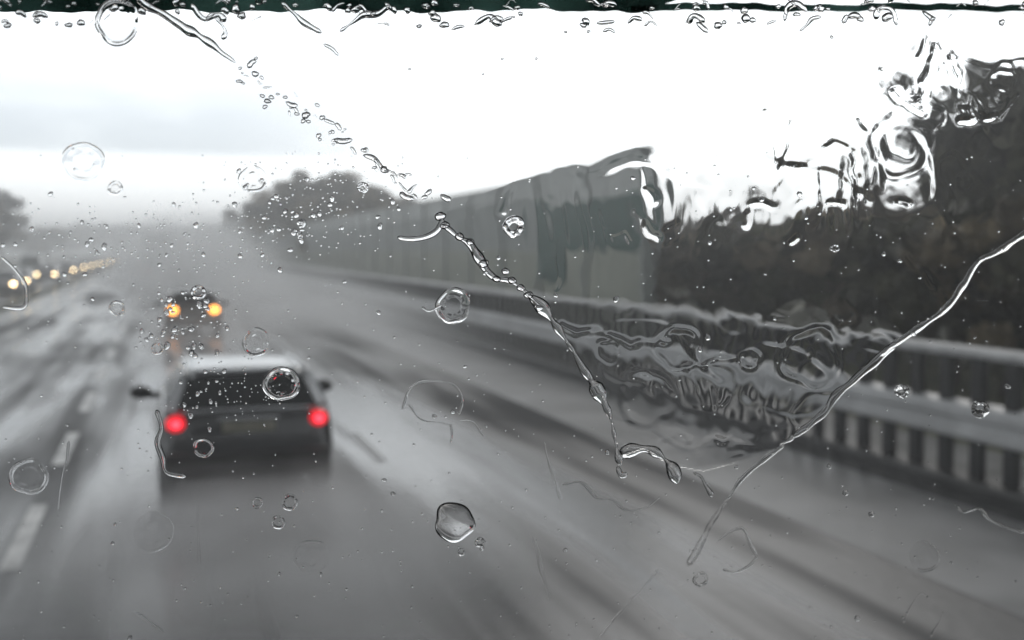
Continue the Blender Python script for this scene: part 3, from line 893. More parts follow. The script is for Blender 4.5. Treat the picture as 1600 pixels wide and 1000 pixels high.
def film_mesh():
    st = 2.2
    us = np.arange(600, 1640, st); vs = np.arange(20, 790, st)
    U, V = np.meshgrid(us, vs, indexing='xy')
    def g(cx, cy_, rx, ry):
        return np.exp(-(((U - cx) / rx) ** 2 + ((V - cy_) / ry) ** 2))
    # domain warp
    wu = U + 14 * vnoise(U, V, 60, 60, 21); wv = V + 14 * vnoise(U, V, 60, 60, 22)
    # where the film is restless: the barrier band, the tree tops, the wall's corner
    m_bar = np.clip(g(1080, 560, 260, 62) + g(1300, 560, 120, 75) + g(1150, 650, 170, 50) * 0.8, 0, 1)
    m_top = np.clip(g(1400, 225, 150, 85) + g(1230, 235, 55, 80) + g(1500, 140, 120, 80) + g(1035, 300, 45, 70) + g(1120, 320, 110, 45) * .8 + g(1300, 290, 120, 55) * .9, 0, 1)
    m_teal = np.clip(g(920, 350, 100, 45), 0, 1)
    m_edge = np.exp(-(seg_dist(U, V, [(690, 330), (800, 288), (1005, 244)]) / 16) ** 2)
    m_tip = g(1080, 700, 110, 50)
    H = 1.1 + 0.12 * vnoise(wu, wv, 90, 110, 1) * 1.0
    H += 0.10 * vnoise(wu, wv, 26, 30, 2) * (0.7 + m_bar * 1.3 + m_top * 2.5 + m_edge * 3.2 + m_teal * 0.7)
    H += 0.055 * vnoise(wu, wv, 11, 13, 3) * (0.35 + m_bar * 2.0 + m_tip * 1.6 + m_top * 2.4 + m_teal * 1.5 + m_edge * 2.5)
    H += 0.05 * vnoise(wu, wv, 6.5, 7.5, 13) * (0.25 + m_bar * 1.0 + m_top * 1.6 + m_teal * 0.8) * sstep(vnoise(U, V, 70, 60, 14), -0.2, 0.5)
    # vertical drains over the teal panels and under the beam
    H += 0.34 * vnoise(wu, wv, 9, 30, 4) * m_teal
    H += 0.34 * vnoise(wu, V, 7, 34, 5) * (g(1010, 600, 60, 30) + g(1110, 610, 40, 25) + g(1180, 620, 50, 30) + 0.6 * g(1340, 690, 60, 40))
    m_mid = g(1100, 320, 110, 48) + g(1290, 300, 120, 50)
    H += 0.55 * vnoise(wu, V, 9, 42, 41) * m_mid
    H += 0.32 * vnoise(wu, wv, 15, 18, 42) * m_mid * sstep(vnoise(U, V, 50, 40, 43), -0.3, 0.4)
    # plateaux: thicker puddles of water with rounded rims
    n1 = vnoise(wu, wv, 62, 48, 6); n2 = vnoise(wu, wv, 30, 26, 7)
    rim = sstep(n1, 0.05, 0.40) * 1.0 + 0.6 * sstep(n2, 0.25, 0.7)
    H += rim * (0.5 * m_bar + 0.75 * m_top + 0.4 * m_tip + 0.8 * m_edge)
    # large double ring of water in the tree tops, arcs beside it
    for (cx, cyy, r, w, h) in ((1410, 230, 45, 6, 2.4), (1412, 222, 24, 7, 1.6), (1570, 112, 14, 3, 1.3), (1568, 130, 20, 3, 1.4), (1566, 150, 12, 3, 1.3), (1060, 545, 32, 5, 1.6), (952, 548, 17, 4, 1.2), (1172, 562, 14, 4, 1.2), (1268, 560, 45, 5, 1.2), (1013, 622, 40, 7, 1.2), (1510, 285, 10, 3, 1.2)):
        th = np.arctan2(V - cyy, U - cx)
        rr = r * (1 + 0.08 * np.sin(3 * th + cx) + 0.05 * np.sin(5 * th + cyy))
        d = np.hypot(U - cx, V - cyy) - rr
        H += (0.24 if cx > 1350 else 0.5) * h * np.exp(-(d / w) ** 2) * (0.65 - 0.35 * np.sin(th * 1.0 + cx * 0.1))
    for pts, w, h in (([(1195, 175), (1208, 215), (1212, 250), (1222, 262)], 5, 2.0), ([(1238, 190), (1232, 235), (1222, 262)], 5, 1.8), ([(1222, 264), (1262, 262), (1282, 240), (1305, 222), (1332, 232), (1338, 268), (1340, 300)], 6, 2.2), ([(1165, 355), (1175, 322), (1192, 317), (1210, 322)], 4, 1.8),
                      ([(1005, 250), (1012, 285), (1024, 318)], 6, 2.4), ([(998, 335), (1012, 346), (1018, 365), (1033, 376)], 4.5, 2.0), ([(800, 290), (790, 320), (785, 330)], 6, 1.4), ([(1440, 150), (1468, 70), (1490, 95), (1520, 190)], 8, 2.0), ([(1380, 115), (1410, 150), (1440, 170)], 8, 1.6),
                      ([(1500, 190), (1540, 185), (1565, 180), (1590, 150)], 5, 2.4), ([(1440, 90), (1450, 50)], 7, 1.6), ([(1235, 378), (1247, 370)], 4, 1.6), ([(1300, 317), (1318, 322)], 3.5, 1.4), ([(1404, 314), (1418, 318)], 3.5, 1.4),
                      ([(880, 508), (905, 522), (940, 520), (985, 540), (1040, 532)], 5, 1.2), ([(1035, 690), (1055, 680), (1078, 686)], 5, 1.1), ([(1116, 682), (1128, 692), (1142, 684)], 5, 1.0), ([(1142, 715), (1164, 710)], 4, 0.8), ([(1480, 470), (1455, 440), (1420, 400)], 6, 0.7), ([(1100, 575), (1120, 562), (1150, 560)], 4, 1.0),
                      ([(940, 350), (952, 362), (960, 380)], 4, 0.8), ([(873, 375), (876, 420), (870, 450)], 3, 0.6), ([(960, 372), (975, 365), (988, 380)], 3, 0.7)):
        d = seg_dist(U + 3 * vnoise(U, V, 14, 14, 30), V + 3 * vnoise(U, V, 14, 14, 31), pts)
        brk = sstep(vnoise(U, V, 18, 18, 40), -0.35, 0.25)
        H += (0.62 if pts[0][1] > 450 else 0.8) * h * np.exp(-(d / w) ** 2) * (0.25 + 0.75 * brk)
    ins = inside(U, V, FILM)
    # feather the film thin along its open upper edge
    top = [p for p in FILM[:8]]
    H *= 0.06 + 0.94 * sstep(seg_dist(U, V, top), 0, 55)
    H *= 0.06 + 0.94 * sstep(seg_dist(U, V, [(1232, 698), (1160, 722), (1100, 738), (1048, 730)]), 0, 34)
    H = np.maximum(H, 0.1) * PX
    P = glass_points(U, V)
    en = np.array(EN)
    topv = P + en * (0.0004 + H)[..., None]
    botv = P + en * 0.0003
    ny, nx = U.shape
    cell = ins[:-1, :-1] & ins[1:, :-1] & ins[:-1, 1:] & ins[1:, 1:]
    idx = np.arange(ny * nx).reshape(ny, nx)
    a = idx[:-1, :-1][cell]; b = idx[:-1, 1:][cell]; c = idx[1:, 1:][cell]; d = idx[1:, :-1][cell]
    K = ny * nx
    q1 = np.stack([a, d, c, b], 1); q2 = np.stack([a, b, c, d], 1) + K
    # side walls
    pad = np.pad(cell, 1)
    side = []
    for (dj, di, e0, e1) in ((-1, 0, (0, 0), (0, 1)), (1, 0, (1, 1), (1, 0)), (0, -1, (1, 0), (0, 0)), (0, 1, (0, 1), (1, 1))):
        nb = pad[1 + dj:1 + dj + ny - 1, 1 + di:1 + di + nx - 1]
        jj, ii = np.nonzero(cell & ~nb)
        s0 = idx[jj + e0[0], ii + e0[1]]; s1 = idx[jj + e1[0], ii + e1[1]]
        side.append(np.stack([s0, s1, s1 + K, s0 + K], 1))
    Q = np.vstack([q1, q2] + side)[:, ::-1].copy()
    allv = np.vstack([topv.reshape(-1, 3), botv.reshape(-1, 3)])
    Q[len(q1) + len(q2):] += 2 * K                     # side walls get vertices of their own
    allv = np.vstack([allv, allv])
    used = np.unique(Q); remap = np.full(4 * K, -1); remap[used] = np.arange(len(used))
    Q = remap[Q]; allv = allv[used]
    me = bpy.data.meshes.new('water_film')
    me.vertices.add(len(allv)); me.vertices.foreach_set('co', allv.ravel())
    me.loops.add(Q.size); me.loops.foreach_set('vertex_index', Q.ravel())
    me.polygons.add(len(Q)); me.polygons.foreach_set('loop_start', np.arange(len(Q)) * 4)
    sm = np.ones(len(Q), bool); sm[len(q1):] = False
    me.polygons.foreach_set('use_smooth', sm)
    me.materials.append(M['water'])
    me.update(); me.validate()
    o = bpy.data.objects.new('water_film', me); COL.objects.link(o)
    return o


tag(film_mesh(), 'rippled sheet of rain water filling the V shape between the two wiper edges', 'water', kind='stuff')


def resample(pts, step):
    P = np.array(pts, float)
    # Catmull-Rom through the points
    if len(P) > 2:
        Q = []
        E = np.vstack([2 * P[0] - P[1], P, 2 * P[-1] - P[-2]])
        for i in range(1, len(E) - 2):
            for t in np.linspace(0, 1, 8, endpoint=False):
                Q.append(0.5 * ((2 * E[i]) + (-E[i - 1] + E[i + 1]) * t + (2 * E[i - 1] - 5 * E[i] + 4 * E[i + 1] - E[i + 2]) * t ** 2 + (-E[i - 1] + 3 * E[i] - 3 * E[i + 1] + E[i + 2]) * t ** 3))
        Q.append(E[-2]); P = np.array(Q)
    d = np.r_[0, np.cumsum(np.hypot(*np.diff(P, axis=0).T))]
    n = max(3, int(d[-1] / step) + 1)
    s = np.linspace(0, d[-1], n)
    return np.stack([np.interp(s, d, P[:, 0]), np.interp(s, d, P[:, 1])], 1), s


def water_mesh(name, verts, faces, flat):
    """curved faces are smooth; the faces against the glass are flat and meet them at a sharp rim (vertices of their own)"""
    verts = [tuple(map(float, v)) for v in verts]
    used = sorted({k for f in flat for k in f}); off = {k: len(verts) + i for i, k in enumerate(used)}
    allf = [tuple(f) for f in faces] + [tuple(off[k] for k in f) for f in flat]
    me = bpy.data.meshes.new(name)
    me.from_pydata(verts + [verts[k] for k in used], [], allf)
    me.materials.append(M['water'])
    me.polygons.foreach_set('use_smooth', [True] * len(faces) + [False] * len(flat))
    me.update()
    o = bpy.data.objects.new(name, me); COL.objects.link(o)
    return o


def ribbon(name, pts, w, hr, seed, label, cat, group=None, rough=0.25, closed=False, wander=1.2, lean=0.0, power=0.5):
    """a bead of water drawn along a path on the glass: w half width in px, hr height over half width"""
    R = np.random.default_rng(seed)
    P, s = resample(pts, 1.6)
    n = len(P)
    P = P + wander * np.stack([vnoise(s, s * 0, 16, 10, seed + 1), vnoise(s, s * 0, 16, 10, seed + 2)], 1)
    T = np.gradient(P, axis=0); T /= np.hypot(T[:, 0], T[:, 1])[:, None] + 1e-9
    Nn = np.stack([-T[:, 1], T[:, 0]], 1)
    wid = w * np.clip(1 + rough * 1.6 * vnoise(s, s * 0, 13, 10, seed + 3) + rough * vnoise(s, s * 0, 45, 10, seed + 4), 0.25, 2.2)
    if not closed:
        e = np.minimum(s, s[-1] - s)
        wid = wid * np.sqrt(np.clip(e / (1.6 * w), 0.02, 1))
    m = 11
    cs = np.cos(np.linspace(PI, 0, m))
    tt = np.where(cs > lean, (cs - lean) / (1 - lean + 1e-6), (lean - cs) / (1 + lean + 1e-6))
    sn = np.clip(1 - tt ** 2, 0, 1) ** power
    Uc = P[:, 0:1] + Nn[:, 0:1] * wid[:, None] * cs; Vc = P[:, 1:2] + Nn[:, 1:2] * wid[:, None] * cs
    hgt = wid[:, None] * hr * sn * PX
    Q = glass_points(Uc, Vc) + np.array(EN) * (0.00025 + hgt)[..., None]
    verts = Q.reshape(-1, 3)
    faces = []; flat = []
    for i in range(n - 1 + (1 if closed else 0)):
        i2 = (i + 1) % n
        for j in range(m - 1):
            faces.append((i2 * m + j, i2 * m + j + 1, i * m + j + 1, i * m + j))
        flat.append((i2 * m + m - 1, i2 * m, i * m, i * m + m - 1))
    if not closed:
        flat.append(tuple(range(m))); flat.append(tuple((n - 1) * m + j for j in range(m))[::-1])
    return tag(water_mesh(name, verts, faces, flat), label, cat, group)


def drop(name, u, v, r, label, rim=0.5, fill=0.25, ecc=1.0, seed=0, hole=False, wob=0.06, rimw=0.22, cat='raindrop', group=None, amp=(1.0, 1.0), dome=True, uneven=0.0, soft=False):
    """a drop spread flat on the glass: a raised rim round a lower middle; rim, fill are heights over r"""
    R = np.random.default_rng(seed + int(u * 7 + v))
    na, nr = 56, 16
    th = np.linspace(0, 2 * PI, na, endpoint=False)
    ph = R.uniform(0, 6.28, 4)
    out = r * (1 + wob * (np.sin(2 * th + ph[0]) + 0.6 * np.sin(3 * th + ph[1]) + 0.4 * np.sin(5 * th + ph[2])))
    q = np.linspace(0, 1, nr + 1)[1:] ** 0.75
    edge = np.clip(1 - ((q - (1 - rimw)) / rimw) ** 2, 0, 1) ** (1.0 if soft else 0.5) * (q > 1 - rimw) + (q <= 1 - rimw) * np.exp(-((q - (1 - rimw)) / (rimw * 0.8)) ** 2)
    prof = np.maximum(edge * rim, fill * (np.sqrt(np.clip(1 - q ** 2, 0, 1)) if dome else (1 - q ** 6 if soft else np.sqrt(np.clip(1 - q ** 8, 0, 1)))))
    pa = 0.5 + 0.5 * np.sin(th)               # 1 at the bottom of the drop, 0 at its top
    side = (amp[1] * pa + amp[0] * (1 - pa)) * np.clip(0.75 + 0.45 * np.sin(th + ph[1]) + 0.3 * np.sin(3 * th + ph[2]) + 0.2 * np.sin(7 * th + ph[3]), 0.06, 1.4) ** uneven
    Uc = u + out[:, None] * q * np.cos(th)[:, None]; Vc = v + out[:, None] * q * np.sin(th)[:, None] * ecc
    hh = r * (prof[None, :] * (side[:, None] * (q > 0.5) + 1.0 * (q <= 0.5))) * PX
    top = glass_points(Uc, Vc) + np.array(EN) * (0.00025 + hh)[..., None]
    h0 = r * max(fill, rim * math.exp(-(((1 - rimw)) / (rimw * 0.8)) ** 2)) * PX
    ctr = glass_points(np.array([u]), np.array([v]))[0]
    verts = [tuple(ctr + np.array(EN) * (0.00025 + h0)), tuple(ctr + np.array(EN) * 0.00025)] + [tuple(p) for p in top.reshape(-1, 3)]
    faces = []; flat = []
    def id_(i, j): return 2 + (i % na) * nr + j
    for i in range(na):
        faces.append((0, id_(i, 0), id_(i + 1, 0)))
        for j in range(nr - 1):
            faces.append((id_(i, j), id_(i, j + 1), id_(i + 1, j + 1), id_(i + 1, j)))
        flat.append((1, id_(i + 1, nr - 1), id_(i, nr - 1)))
    return tag(water_mesh(name, verts, faces, flat), label, cat, group)


# wiper edges and rivulets
RB = [
    ([(212, -6), (232, 10), (262, 27), (300, 50), (335, 74), (368, 98)], 5.0, 1.0, 'dark trickle of water running down from the top edge at upper left'),
    (LEFT_V[:8], 4.4, 1.0, 'beaded bright trickle along the upper left arm of the V'),
    (LEFT_V[6:], 5.6, 0.7, 'thick clear trickle down the lower left arm of the V'),
    (RIGHT_V[:8], 5.0, 0.8, 'bright white trickle along the upper right arm of the V'),
    (RIGHT_V[6:12], 5.5, 0.5, 'broad dull trickle along the middle of the right arm of the V'),
    ([(1225, 694), (1170, 738), (1138, 780)], 2.6, 0.8, 'thin pale trickle at the foot of the right arm of the V'),
    ([(1138, 780), (1112, 815), (1096, 850), (1074, 885)], 4.0, 0.22, 'faint smeared trickle below the tip of the V'),
    ([(1030, 890), (985, 940), (930, 1004)], 2.6, 0.12, 'thin straight wiper streak at the bottom below the V'),
    ([(622, 370), (640, 374), (662, 372), (682, 362), (692, 340)], 3.2, 0.9, 'short bright hook of water left of the top of the V'),
    ([(970, 716), (984, 704), (1008, 702), (1030, 712), (1050, 732), (1060, 756)], 5.5, 0.8, 'dark arch of water at the bottom tip of the V'),
    ([(1083, 738), (1096, 744), (1103, 758), (1114, 777)], 4.0, 0.8, 'pale comma of water right of the tip of the V'),
    ([(965, 728), (972, 742), (982, 738)], 3.5, 0.7, 'small pale splash hanging under the left arm of the V'),
    ([(1218, 694), (1234, 688), (1241, 679)], 4.5, 0.7, 'small bright white bead on the right arm of the V'),
    ([(568, 243), (585, 248), (598, 262), (612, 268), (622, 276)], 3.0, 1.1, 'dark curl of water on the upper left diagonal, beside the hazy grove'),
    ([(522, 218), (536, 222), (550, 219)], 3.0, 1.1, 'dark smile shaped water bead on the upper left diagonal'),
    ([(626, 300), (634, 308), (648, 312)], 2.6, 1.0, 'dark bead of water above the V hook'),
    ([(440, 2), (466, 28), (482, 40), (502, 52)], 4.4, 1.0, 'dark slanting trickle under the sun visor, second from the upper left'),
    ([(506, 68), (518, 76), (530, 88)], 2.8, 1.0, 'short dark tail of water below the slanting trickle at upper left'),
    ([(532, 50), (550, 36), (570, 22), (592, 20), (610, 8)], 4.6, 1.0, 'long wavy dark bead under the sun visor, left of centre'),
    ([(705, 48), (718, 42), (728, 41)], 2.8, 1.0, 'short dark dash of water under the sun visor near centre'),
    ([(742, 38), (758, 28), (768, 26), (776, 34), (786, 38)], 4.2, 1.0, 'dark peaked bead of water under the sun visor at centre'),
    ([(932, 36), (946, 34), (960, 32)], 2.8, 1.1, 'short dark bar of water under the sun visor, right of centre'),
    ([(942, 50), (952, 45), (962, 50)], 2.8, 1.0, 'dark frown shaped bead of water under the sun visor'),
    ([(1074, 36), (1082, 24), (1092, 26), (1100, 36)], 3.4, 1.0, 'dark arch shaped bead under the sun visor, right of centre'),
    ([(1008, 40), (1018, 33), (1028, 40)], 2.6, 1.0, 'small dark arch of water between two larger beads under the visor'),
    ([(1225, 32), (1232, 12), (1246, 6), (1262, 18)], 4.2, 0.9, 'looped bead of water over the thin green strip at upper right'),
    ([(1250, 50), (1262, 40), (1270, 30), (1284, 26)], 3.6, 1.0, 'dark slanting bead of water under the green strip at upper right'),
    ([(1326, 28), (1336, 24), (1346, 28)], 3.6, 1.1, 'round dark bead of water under the green strip at upper right'),
    ([(1368, 32), (1374, 14), (1392, 14), (1402, 40)], 4.0, 0.9, 'dark gate shaped bead of water under the green strip at far right'),
    ([(300, 4), (318, 28), (340, 22), (352, 34)], 4.0, 0.8, 'clear looping bead beside the upper left trickle'),
    ([(336, 28), (352, 48), (348, 62)], 4.2, 0.8, 'clear bead hanging below the looping bead at upper left'),
    ([(244, 640), (252, 668), (246, 690), (254, 715), (262, 738), (290, 744)], 3.0, 0.7, 'crooked trickle on the glass over the lead car left flank'),
    ([(0, 402), (22, 418), (38, 440), (42, 462), (36, 480), (4, 480)], 2.6, 0.7, 'large open arc of water at the left edge over the oncoming headlights'),
    ([(630, 640), (640, 610), (660, 596), (690, 598), (712, 604), (724, 625), (716, 648)], 1.8, 0.3, 'thin dark outline of a dried drop, upper arc right of lead car'),
    ([(640, 632), (652, 650), (668, 658), (690, 660), (704, 666)], 2.0, 0.34, 'thin pale lower arc of the dried drop right of lead car'),
    ([(704, 662), (706, 680), (704, 692)], 1.4, 0.6, 'thin short trail hanging under the dried drop outline'),
    ([(718, 656), (740, 660), (758, 684)], 1.5, 0.5, 'faint curved thread right of the dried drop outline'),
    ([(880, 758), (908, 754), (922, 768), (932, 778), (958, 780), (978, 796), (1010, 794), (1032, 776)], 2.0, 0.3, 'thin wavy pale thread of water left below the V tip'),
    ([(850, 690), (862, 732), (876, 782)], 2.6, 0.035, 'long faint straight streak right of centre, upper of two'),
    ([(834, 838), (846, 888), (860, 940)], 3.0, 0.035, 'long faint straight streak right of centre, lower of two'),
    ([(308, 785), (310, 830), (311, 884)], 2.4, 0.035, 'faint vertical streak below the lead car'),
    ([(92, 800), (100, 740), (108, 690)], 2.4, 0.035, 'faint vertical streak beside the left lane line'),
    ([(210, 958), (232, 970), (256, 990)], 2.2, 0.06, 'short faint slanting streak at the bottom left'),
    ([(1130, 890), (1150, 895), (1170, 885), (1182, 868)], 2.0, 0.6, 'pale lower arc of a polygonal drop at bottom right'),
    ([(1120, 848), (1140, 832), (1160, 826), (1172, 848), (1182, 868)], 1.8, 0.2, 'dark upper arc of a polygonal drop at bottom right'),
    ([(1412, 975), (1425, 945), (1440, 928), (1452, 935)], 1.8, 0.12, 'faint hooked thread of water at the bottom right corner'),
    ([(1455, 995), (1468, 972), (1474, 955)], 1.8, 0.12, 'faint short thread right of the hooked thread at bottom right'),
    ([(1495, 790), (1505, 800), (1530, 795), (1550, 815), (1600, 832)], 3.0, 0.7, 'dark wavy trickle below the barrier at the right edge'),
    ([(660, 480), (672, 486), (690, 476)], 1.8, 0.7, 'small tick of water joined to the ring right of the road'),
    ([(1525, 470), (1545, 470)], 2.0, 0.2, 'faint smear under the bright right arm of the V'),
]
for i, (p, w, hr, lb) in enumerate(RB):
    ribbon('water_trickle', p, w, hr, 100 + i * 7, lb, 'water trickle', 'trickles of water on the windscreen', rough=0.45 if i in (1, 2, 9) else (0.16 if i in (3, 4) else 0.25), power=1.0 if hr < 0.35 else 0.5, lean=0.45 if i in (3, 5) else (0.25 if i == 4 else 0.0))
# white beads strung along the upper part of the left arm
for i, (u, v) in enumerate([(688, 338), (695, 352), (718, 370), (735, 378), (756, 412), (776, 436), (790, 424), (800, 438), (814, 450), (826, 461), (842, 482)]):
    drop('water_bead', u, v, random.uniform(6.5, 9.5), 'bright white water bead on the upper left arm of the V', rim=0.3, fill=0.9, ecc=0.8, seed=i, cat='water bead', group='white beads along the V')
# clusters of dark beads on the upper left diagonal
DG = [(374, 127, 5), (380, 130, 3), (400, 91, 3.5), (410, 150, 4), (418, 158, 6), (424, 152, 4), (414, 167, 4), (434, 147, 3), (455, 168, 3), (464, 178, 4), (478, 180, 7), (482, 190, 4), (474, 189, 4), (498, 212, 4), (500, 218, 3), (516, 207, 3), (585, 262, 4), (604, 268, 4), (640, 108, 2.5), (785, 92, 2.5), (838, 92, 2.5), (755, 116, 2.2), (655, 41, 5), (520, 206, 3), (1132, 35, 4), (1155, 36, 3), (1300, 58, 3), (884, 50, 3), (920, 49, 3), (1345, 30, 5), (1566, 35, 5)]
RD = np.random.default_rng(77)
for k in range(30):
    t_ = RD.random()
    l_ = RD.uniform(7, 22); a_ = RD.choice([0.6, 0.5, -0.5, 0.2, 0.9]) + RD.normal(0, 0.25)
    x_ = 372 + 318 * t_ + RD.normal(0, 9); y_ = 100 + 228 * t_ + RD.normal(0, 8)
    ribbon('dark_dash', [(x_, y_), (x_ + l_ * 0.5 * math.cos(a_), y_ + l_ * 0.5 * math.sin(a_) - RD.uniform(-3, 5)), (x_ + l_ * math.cos(a_), y_ + l_ * math.sin(a_))], RD.uniform(1.6, 3.2), 1.0, 3000 + 5 * k, 'short dark dash of water on the diagonal from the top left to the V', 'water bead', 'dark dashes on the upper left diagonal', rough=0.45)
for k in range(12):
    t_ = RD.random()
    DG.append((372 + (690 - 372) * t_ + RD.normal(0, 8), 100 + (325 - 100) * (0.62 * t_ + 0.38 * t_ ** 1.0) + RD.normal(0, 9), RD.uniform(2, 5.5)))
for i, (u, v, r) in enumerate(DG):
    drop('dark_bead', u, v, r, 'small dark water bead scattered on the glass against the white sky', rim=0.3, fill=0.95, ecc=random.uniform(0.6, 1.0), seed=i, wob=0.12, cat='water bead', group='dark beads against the white sky')
# beads crowding the sun visor
R2 = np.random.default_rng(5)
for i in range(125):
    u = R2.uniform(-10, 1610); v = R2.uniform(-4, 40 if i % 3 else 18)
    if R2.random() < 0.5:
        l = R2.uniform(8, 26); a = R2.uniform(-0.9, 0.9)
        p = [(u, v), (u + l * 0.5 * math.cos(a), v + l * 0.5 * math.sin(a) - R2.uniform(0, 8)), (u + l * math.cos(a), v + l * math.sin(a))]
        ribbon('band_bead', p, R2.uniform(2.0, 4.2), 0.9, 900 + i * 5, 'wavy water bead crowded along the dark sun visor at the top', 'water bead', 'water beads along the sun visor', rough=0.4)
    else:
        drop('band_bead', u, v, R2.uniform(3, 8), 'wavy water bead crowded along the dark sun visor at the top', rim=0.35, fill=0.8, ecc=R2.uniform(0.6, 1.1), seed=i, wob=0.12, cat='water bead', group='water beads along the sun visor')
# notable ringed drops
RG = [
    (183, 34, 36, 0.16, 0.02, 0.10, 'large clear ringed drop hanging from the sun visor at upper left'),
    (440, 600, 28, 0.22, 0.03, 0.11, 'dark ringed drop over the lead car rear window'),
    (803, 354, 17, 0.55, 0.10, 0.30, 'bright round drop left of the teal panels'),
    (708, 478, 28, 0.12, 0.02, 0.12, 'ringed drop over the grey barrier beam left of the V'),
    (750, 848, 8, 0.45, 0.1, 0.3, 'small ring drop at the lower right of the half moon drop'),
    (721, 863, 6, 0.40, 0.1, 0.3, 'tiny ring drop under the half moon drop'),
    (1410, 612, 11, 0.55, 0.1, 0.32, 'small bright ring drop on the barrier beam at right'),
    (1532, 640, 14, 0.35, 0.2, 0.3, 'blurred ring drop on the barrier beam near the right edge'),
    (130, 252, 32, 0.022, 0.01, 0.10, 'faint ghost ring in the sky at left'),
    (180, 294, 12, 0.06, 0.03, 0.2, 'small faint ring in the white band of sky at left'),
    (567, 293, 9, 0.5, 0.1, 0.3, 'small bright ring drop on the edge of the hazy grove'),
    (45, 745, 30, 0.035, 0.015, 0.12, 'ring drop over the left lane line'),
    (240, 832, 32, 0.009, 0.01, 0.10, 'faint ghost ring on the road below the lead car left side'),
    (183, 482, 13, 0.07, 0.03, 0.2, 'small faint ring left of the amber lit car'),
    (310, 457, 12, 0.35, 0.06, 0.22, 'small ring drop over the roof of the amber lit car'),
    (435, 816, 11, 0.14, 0.03, 0.2, 'small ring below the lead car number plate, lower of two'),
    (453, 785, 13, 0.12, 0.03, 0.2, 'small ring below the lead car number plate, upper of two'),
    (402, 786, 9, 0.12, 0.03, 0.2, 'small ring left of the two rings below the lead car'),
    (486, 870, 28, 0.014, 0.01, 0.10, 'faint ghost ring under the lead car right side'),
    (400, 535, 22, 0.04, 0.01, 0.10, 'faint ring on the road above the lead car roof'),
    (445, 610, 0, 0, 0, 0, ''),
    (246, 545, 10, 0.07, 0.02, 0.2, 'faint ring on the road below left of the amber lit car'),
    (318, 700, 16, 0.10, 0.02, 0.14, 'dull ring over the lead car left lower panel'),
    (1445, 870, 24, 0.016, 0.01, 0.10, 'faint ring on the wet road at bottom right'),
    (1095, 905, 12, 0.12, 0.03, 0.2, 'small ring on the wet road under the V tip'),
    (395, 280, 22, 0.018, 0.01, 0.10, 'faint ring in the sky left of the hazy grove'),
    (1305, 388, 7, 0.6, 0.3, 0.3, 'tiny bright drop over the brown shrubs'),
]
for i, (u, v, r, rim, fill, rw, lb) in enumerate(RG):
    if r:
        drop('ring_drop', u, v, r, lb, rim=rim, fill=fill, rimw=rw, soft=rim < 0.2, seed=i, wob=0.05, group='ringed drops on the windscreen', dome=(fill >= 0.1), uneven=1.0)

drop('ring_drop', 710, 816, 34, 'large half moon drop with bright crescent low on the glass', rim=0.10, fill=0.36, rimw=0.25, wob=0.09, ecc=0.85, seed=91, group='ringed drops on the windscreen', amp=(1.0, 1.0))
# mid-sized separate drops and a countless speckle of fine ones
R3 = np.random.default_rng(9)
def cluster(n, cx, cyy, sx, s_y, r0, r1):
    return [(R3.normal(cx, sx), R3.normal(cyy, s_y), R3.uniform(r0, r1)) for _ in range(n)]
mid = cluster(12, 262, 495, 16, 18, 2.5, 5) + cluster(4, 325, 478, 12, 10, 2.5, 4.5) + cluster(26, 480, 320, 60, 36, 2.6, 5.0) + cluster(18, 290, 510, 40, 34, 2.6, 5.0) + cluster(14, 320, 605, 34, 26, 2.2, 3.8) + cluster(22, 200, 380, 100, 26, 2.2, 4.2) + cluster(10, 460, 358, 14, 12, 3, 5) + [(R3.uniform(0, 1600), R3.uniform(250, 1000), R3.uniform(2.4, 4.5)) for _ in range(60)]
for i, (u, v, r) in enumerate(mid):
    drop('raindrop', u, v, r, 'small clear raindrop standing on the windscreen glass', rim=0.35, fill=0.62, ecc=R3.uniform(0.75, 1.4), seed=i, wob=0.10, group='small raindrops on the windscreen')


def speckle(lst):
    na, nr = 10, 4
    V = []; Fc = []; Fl = []
    for u, v, r, h in lst:
        th = np.linspace(0, 2 * PI, na, endpoint=False); q = np.array([0.4, 0.7, 0.9, 1.0])
        Uc = u + r * q * np.cos(th)[:, None]; Vc = v + r * q * np.sin(th)[:, None]
        hh = r * h * np.sqrt(1 - q ** 2) * PX
        P = glass_points(Uc, Vc) + np.array(EN) * (0.00025 + np.broadcast_to(hh, Uc.shape))[..., None]
        c = glass_points(np.array([u]), np.array([v]))[0]
        k = len(V)
        V += [c + np.array(EN) * (0.00025 + r * h * PX), c + np.array(EN) * 0.00025] + list(P.reshape(-1, 3))
        for i in range(na):
            i2 = (i + 1) % na
            Fc.append((k, k + 2 + i * nr, k + 2 + i2 * nr))
            for j in range(nr - 1):
                Fc.append((k + 2 + i * nr + j, k + 2 + i * nr + j + 1, k + 2 + i2 * nr + j + 1, k + 2 + i2 * nr + j))
            Fl.append((k + 1, k + 2 + i2 * nr + nr - 1, k + 2 + i * nr + nr - 1))
    return water_mesh('rain_speckle', V, Fc, Fl)


sp_ = [(R3.uniform(0, 1600), R3.uniform(230, 1000), R3.uniform(0.9, 2.0), R3.uniform(0.3, 0.8)) for _ in range(700)]
sp_ += [(R3.normal(480, 70), R3.normal(320, 42), R3.uniform(0.9, 2.2), 0.7) for _ in range(220)]
sp_ += [(R3.normal(220, 120), R3.normal(375, 30), R3.uniform(0.9, 2.2), 0.7) for _ in range(200)]
sp_ += [(R3.normal(360, 60), R3.normal(610, 32), R3.uniform(0.9, 1.9), 0.7) for _ in range(110)]
sp_ += [(R3.normal(290, 45), R3.normal(500, 40), R3.uniform(1.0, 2.2), 0.6) for _ in range(120)]
tag(speckle(sp_), 'countless fine specks of rain sprinkled over the windscreen', 'rain', kind='stuff')

